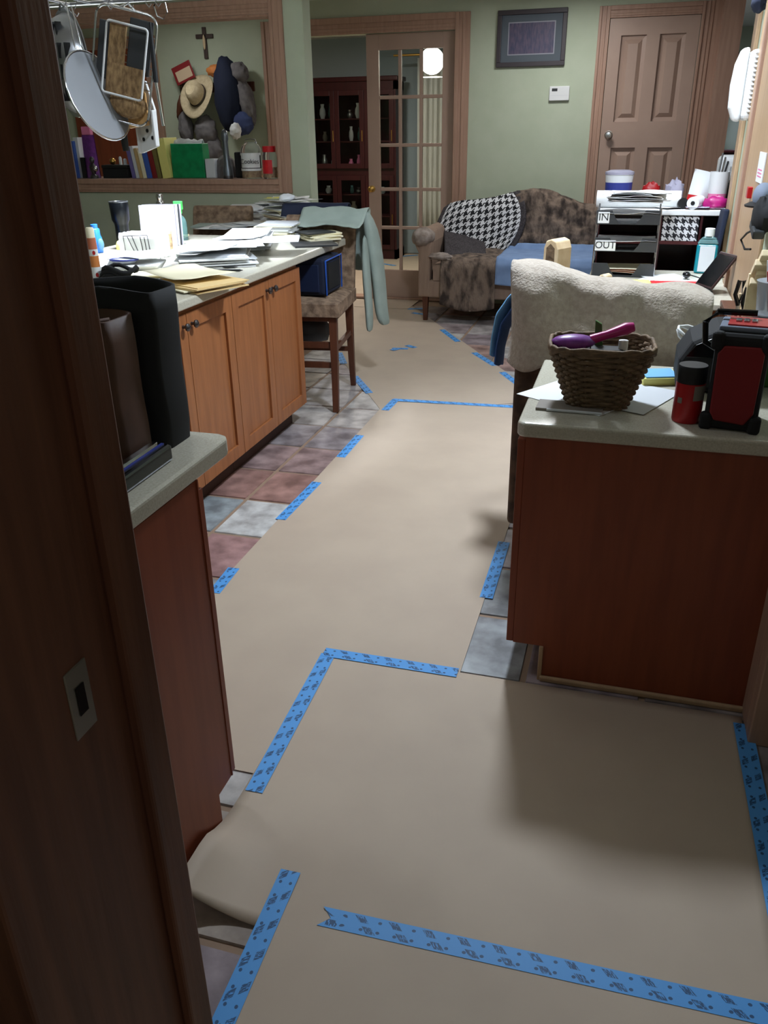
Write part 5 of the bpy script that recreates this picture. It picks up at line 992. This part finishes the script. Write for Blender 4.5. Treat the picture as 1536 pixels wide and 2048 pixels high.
q = ax(1526, 432, .43); t = thing('backpack', 'black backpack with straps hanging below the cap', 'backpack', q); G().ball((.0, 0, .0), (.035, .075, .065), 18, 12, .25, 3).make('pack_body', 'black_cloth', t, smooth=True); G().box((-.012, .0, -.045), (.04, .13, .03), (R(12), 0, 0)).make('flap', 'charcoal', t, bev=.006); G().tube([(-.015, .05, -.05), (-.03, .11, -.07), (-.04, .17, -.1), (-.025, .14, -.13), (-.015, .06, -.12)], .004).make('strap', 'dark', t, smooth=True)
q = ax(1499, 385, .45); one('red_block', G().bb(-.01, .01, -.025, .025, -.022, .022), 'red', 'small red box beside the grey cap', 'box', loc=q, bev=.003)
q = ax(1522, 335, .455); t = thing('wall_notice', 'white notice with faint pink print on the right wall', 'notice', (.457, q.y, q.z)); G().bb(-.004, .0, -.1, .09, -.055, .055).make('sheet', 'paper', t)
for k in range(3): G().bb(-.0048, -.004, -.06, .06, -.035 + .012 * k, -.03 + .012 * k).make('print_line', 'pink', t)
# wall telephone seen edge-on
q = ax(1508, 170, .46); t = thing('wall_telephone', 'white corded wall telephone on the right wall', 'telephone', (RX, q.y, q.z)); ph = .155
G().bb(-.05, 0, -.1, .1, -ph * .95, ph * .9).make('phone_base', 'white', t, bev=.02, seg=3)
G().prism([(-.05, -ph), (-.085, -ph * .95), (-.108, -ph * .6), (-.112, 0), (-.105, ph * .55), (-.085, ph * .95), (-.05, ph)], -.03, .035, 'y').make('handset', 'white', t, bev=.014, seg=3)
for k in range(14): G().tube([(-.02 + .012 * math.cos(a * math.pi / 4), -.105 + .012 * math.sin(a * math.pi / 4), ph * .8 - k * .018) for a in range(8)], .004, n=6, closed=True).make('cord_coil', 'white', t, smooth=True)
# dark hanging cloth at the top right
q = ax(1525, 15, .4); one('hanging_hat', G().ball((0, 0, 0), (.035, .09, .04), 18, 12, .2, 3), 'navy', 'dark blue cap hanging at the top right corner', 'cap', loc=ax(1520, 4, .43), smooth=True)
# ================================================================== PENINSULA THINGS
PZ = DZ + .0005
# wicker basket
p = az(1192, 806, PZ); t = thing('wicker_basket', 'tapered wicker basket holding brushes on the peninsula', 'basket', p, R(4)); bh = zat(1192, 715, (p.x, p.y - .12)) - PZ; bh = max(.12, bh)
bw0, bd0, bw1, bd1 = .15, .12, .265, .2; NR = 13; NS = 44
def rect_pt(a, w_, d_):
    c, s = math.cos(a), math.sin(a); e = .5; return (w_ / 2 * math.copysign(abs(c) ** e, c), d_ / 2 * math.copysign(abs(s) ** e, s))
NST = 26; rows = 20
def bpt(a, v, off=0):
    x, y = rect_pt(a, bw0 + (bw1 - bw0) * v, bd0 + (bd1 - bd0) * v); L_ = math.hypot(x, y); return (x * (1 + off / L_), y * (1 + off / L_), bh * v)
for k in range(NST): a = 2 * math.pi * k / NST; G().tube([bpt(a, 0), bpt(a, .5), bpt(a, 1)], .004, n=6).make('stake', 'wicker', t, smooth=True)
for j in range(rows): G().tube([bpt(2 * math.pi * (k / (NST * 4)), (j + .5) / rows, .0055 * math.cos(math.pi * (k / 4) + math.pi * j)) for k in range(NST * 4)], .0052, n=6, closed=True).make('strand', 'wicker', t, smooth=True)
G().prism([bpt(2 * math.pi * k / 40, 0)[:2] for k in range(40)], 0, .006).make('base', 'wicker', t)
rim = []
for s2 in range(3): G().tube([(rect_pt(2 * math.pi * k / 48, bw1 + .006, bd1 + .006)[0], rect_pt(2 * math.pi * k / 48, bw1 + .006, bd1 + .006)[1], bh + .003 + .0025 * math.sin(k * 1.9 + s2 * 2.1) + s2 * .004) for k in range(48)], .0055, closed=True).make('rim_braid', 'wicker', t, smooth=True)
BP = p + Vector((0, 0, 0))
# contents
t = thing('hairbrush', 'purple hairbrush lying in the wicker basket', 'hairbrush', BP + Vector((-.02, .0, bh + .012)), R(12)); G().ball((-.055, 0, .0), (.06, .03, .02), 18, 12).make('brush_head', 'purple', t, smooth=True); G().tube([(-.01, 0, .005), (.03, 0, .018), (.08, 0, .035), (.1, .0, .04)], [.014, .012, .017, .012]).make('handle', 'magenta', t, smooth=True)
g = G()
for k in range(18): g.cyl((-.1 + (k % 9) * .011, -.012 - .01 * (k // 9), -.005), (-.102 + (k % 9) * .011, -.02 - .01 * (k // 9), -.034), .0012, n=5)
g.make('bristles', 'dark', t)
t = thing('green_clip', 'small green hair clip standing behind the brush', 'hair clip', BP + Vector((-.01, .05, bh - .02))); G().prism([(-.01, 0), (.012, 0), (.004, .07), (-.014, .08)], -.006, .006, 'y').make('clip_arm', 'green_moss', t, bev=.002)
t = thing('small_bottle', 'small bottle with white cap in the basket', 'bottle', BP + Vector((.055, .02, .03))); G().lathe([(.018, 0), (.018, bh - .06), (.011, bh - .045)], n=14).make('bottle_body', 'charcoal', t, smooth=True); G().lathe([(.0125, bh - .045), (.0125, bh - .015), (.0001, bh - .013)], n=14).make('cap', 'white', t, smooth=True)
t = thing('black_case', 'black glasses case inside the wicker basket', 'case', BP + Vector((-.01, .01, .06))); G().box((0, 0, .045), (.16, .1, .09)).make('case_body', 'dark', t, bev=.015)
# papers and notebook under the basket
q = az(1195, 800, PZ); one('white_sheet', G().box((0, 0, .0004), (.216, .28, .0008)), 'paper', 'white letter sheet under the wicker basket', 'paper', loc=q + Vector((-.05, .02, .0005)), rz=R(58))
one('white_sheet', G().box((0, 0, .0004), (.2, .26, .0008)), 'paper_grey', 'printed white sheet right of the wicker basket', 'paper', loc=az(1258, 800, PZ) + Vector((0, .03, .0016)), rz=R(-24))
t = thing('notepad', 'thin grey notepad at the peninsula front corner', 'notepad', az(1140, 822, PZ) + Vector((0, .015, 0)), R(-2)); G().bb(-.09, .085, -.03, .05, 0, .007).make('pad', 'label_grey', t, bev=.001); G().cyl((-.06, -.031, .004), (.085, -.031, .004), .004, n=8).make('binding', 'paper_grey', t, smooth=True)
t = thing('yellow_book', 'pale yellow and blue booklet behind the basket', 'booklet', az(1315, 762, PZ), R(18)); G().bb(-.06, .06, -.05, .05, 0, .022).make('book_block', 'yellow_soft', t, bev=.002); G().bb(-.05, .05, -.045, .045, .022, .026).make('blue_cover', 'blue_cloth', t)
# red canister
p = az(1371, 840, PZ); hb = zat(1376, 728, p) - PZ; rc = .036; t = thing('canister', 'red canister with black screw lid on peninsula', 'canister', p)
G().lathe([(rc * .95, 0), (rc, .004), (rc, hb * .7)], n=30).make('can_body', 'red', t, smooth=True); G().lathe([(rc * .98, hb * .7), (rc * 1.02, hb * .72), (rc * 1.02, hb * .97), (rc * .96, hb), (.0001, hb)], n=30).make('lid', 'dark', t, smooth=True); arc(G(), rc + .0008, hb * .42, hb * .68, 12, 70).make('grey_label', 'label_grey', t); arc(G(), rc + .0008, hb * .36, hb * .46, -50, -30).make('white_mark', 'label_grey', t)
# red radio
p = az(1462, 862, PZ); t = thing('jobsite_radio', 'red and black rugged radio at the peninsula end', 'radio', (p.x + .005, p.y + .075, PZ), R(-9)); W2 = .062; D2 = .08; hr = zat(1490, 668, p) - PZ
G().bb(-W2, W2, -D2, D2, 0, hr).make('housing', 'black_cloth', t, bev=.016, seg=3)
c8 = [(-W2 + .012, .045), (-W2 + .024, .025), (W2 - .03, .02), (W2 - .012, .05), (W2 - .01, hr - .045), (W2 - .02, hr - .028), (-W2 + .022, hr - .03), (-W2 + .01, hr - .05)]
G().prism(c8, -D2 - .005, -D2 + .002, 'y').make('front_panel', 'radio_red', t, bev=.004)
for x, z in ((-W2 + .006, .02), (W2 - .006, .02), (-W2 + .006, hr - .02), (W2 - .006, hr - .02)): G().box((x, -D2 + .008, z), (.03, .03, .045)).make('corner_guard', 'black_cloth', t, bev=.01, seg=3)
G().box((.0, .0, hr + .006), (W2 * 1.9, D2 * 1.5, .012)).make('top_deck', 'grey_blue', t, bev=.004); tp_ = G().box((.005, -.0, hr + .0135), (W2 * 1.5, D2 * 1.2, .004)).make('red_top', 'red', t)
for k in range(3): G().box((-.02 + .018 * k, .0, hr + .017), (.012, .03, .005)).make('button', 'steel', t, bev=.001)
G().tube([(-W2 + .01, .03, hr - .07), (-W2 - .03, .03, hr - .05), (-W2 - .036, .03, hr + .0), (-W2 - .01, .03, hr + .028), (W2 * .3, .03, hr + .03)], .008).make('handle', 'black_gloss', t, smooth=True)
# black appliance behind
p = az(1425, 770, PZ); t = thing('black_appliance', 'glossy black rounded appliance behind the canister', 'appliance', (.26, 2.5, PZ)); ha = zat(1420, 640, (.26, 2.5)) - PZ
g = G(); g.prism([(-.1, 0), (.12, 0), (.13, ha * .8), (.1, ha), (.0, ha * .97), (-.07, ha * .78), (-.1, ha * .5)], -.1, .1, 'y').make('shell', 'black_cloth', t, bev=.02, seg=3); G().prism([(-.085, ha * .55), (-.06, ha * .74), (.0, ha * .9), (.08, ha * .92), (.08, ha * .55)], -.104, -.1, 'y').make('glossy_face', 'black_gloss', t, bev=.002)
# cables and adaptor behind the towel
t = thing('white_cable', 'looped white cable and adaptor beside the towel', 'cable', (.27, 2.78, .0)); zc = .8
t.location = (.22, 2.62, PZ); G().tube([(.06 * math.cos(a * .5) * (1 + .1 * math.sin(a)), .025 * math.sin(a * .5), .03 + .11 * abs(math.sin(a * .27))) for a in range(24)], .0045).make('cord', 'cord_white', t, smooth=True); G().ball((.0, 0, .022), (.045, .03, .022)).make('adaptor', 'white', t, smooth=True)
# clear tub and moss jar on a small stand to the right
p = Vector((.41, 2.56, PZ)); t = thing('clear_tub', 'clear plastic tub of bits above a green jar', 'tub', p); zb = .17
G().lathe([(.05, 0), (.055, .01), (.055, zb)], n=24).make('jar_body', 'green_moss', t, smooth=True); G().lathe([(.056, zb), (.058, zb + .03)], n=24).make('steel_band', 'steel', t, smooth=True)
G().lathe([(.05, zb + .031), (.06, zb + .12), (.062, zb + .122)], n=24).make('clear_cup', 'plastic_clear', t, smooth=True)
for k, m in enumerate(('magenta', 'blue_plastic', 'paper', 'red', 'purple')): a = k * 1.25; G().cyl((.02 * math.cos(a), .02 * math.sin(a), zb + .04), (.045 * math.cos(a), .035 * math.sin(a), zb + .15 + .012 * (k % 3)), .006, n=8).make('stick', m, t, smooth=True)
# black handled scissors
for k, (px_, py_, lab) in enumerate([(1482, 575, 'left black handled scissors in the clutter'), (1500, 570, 'right black handled scissors in the clutter')]):
    q = ax(px_, py_, GX - .02 + .01 * k); t = thing('scissors', lab, 'scissors', (q.x, q.y, GZ + .0005), R(15 * k), 'scissors beside the desk')
    G().tube([(0, 0, .06), (-.016, 0, .1), (-.008, 0, .15), (.008, 0, .15), (.014, 0, .1), (.004, 0, .06)], .008).make('handle', 'black_gloss', t, smooth=True); G().box((0, 0, .032), (.014, .004, .064)).make('blade', 'steel', t)
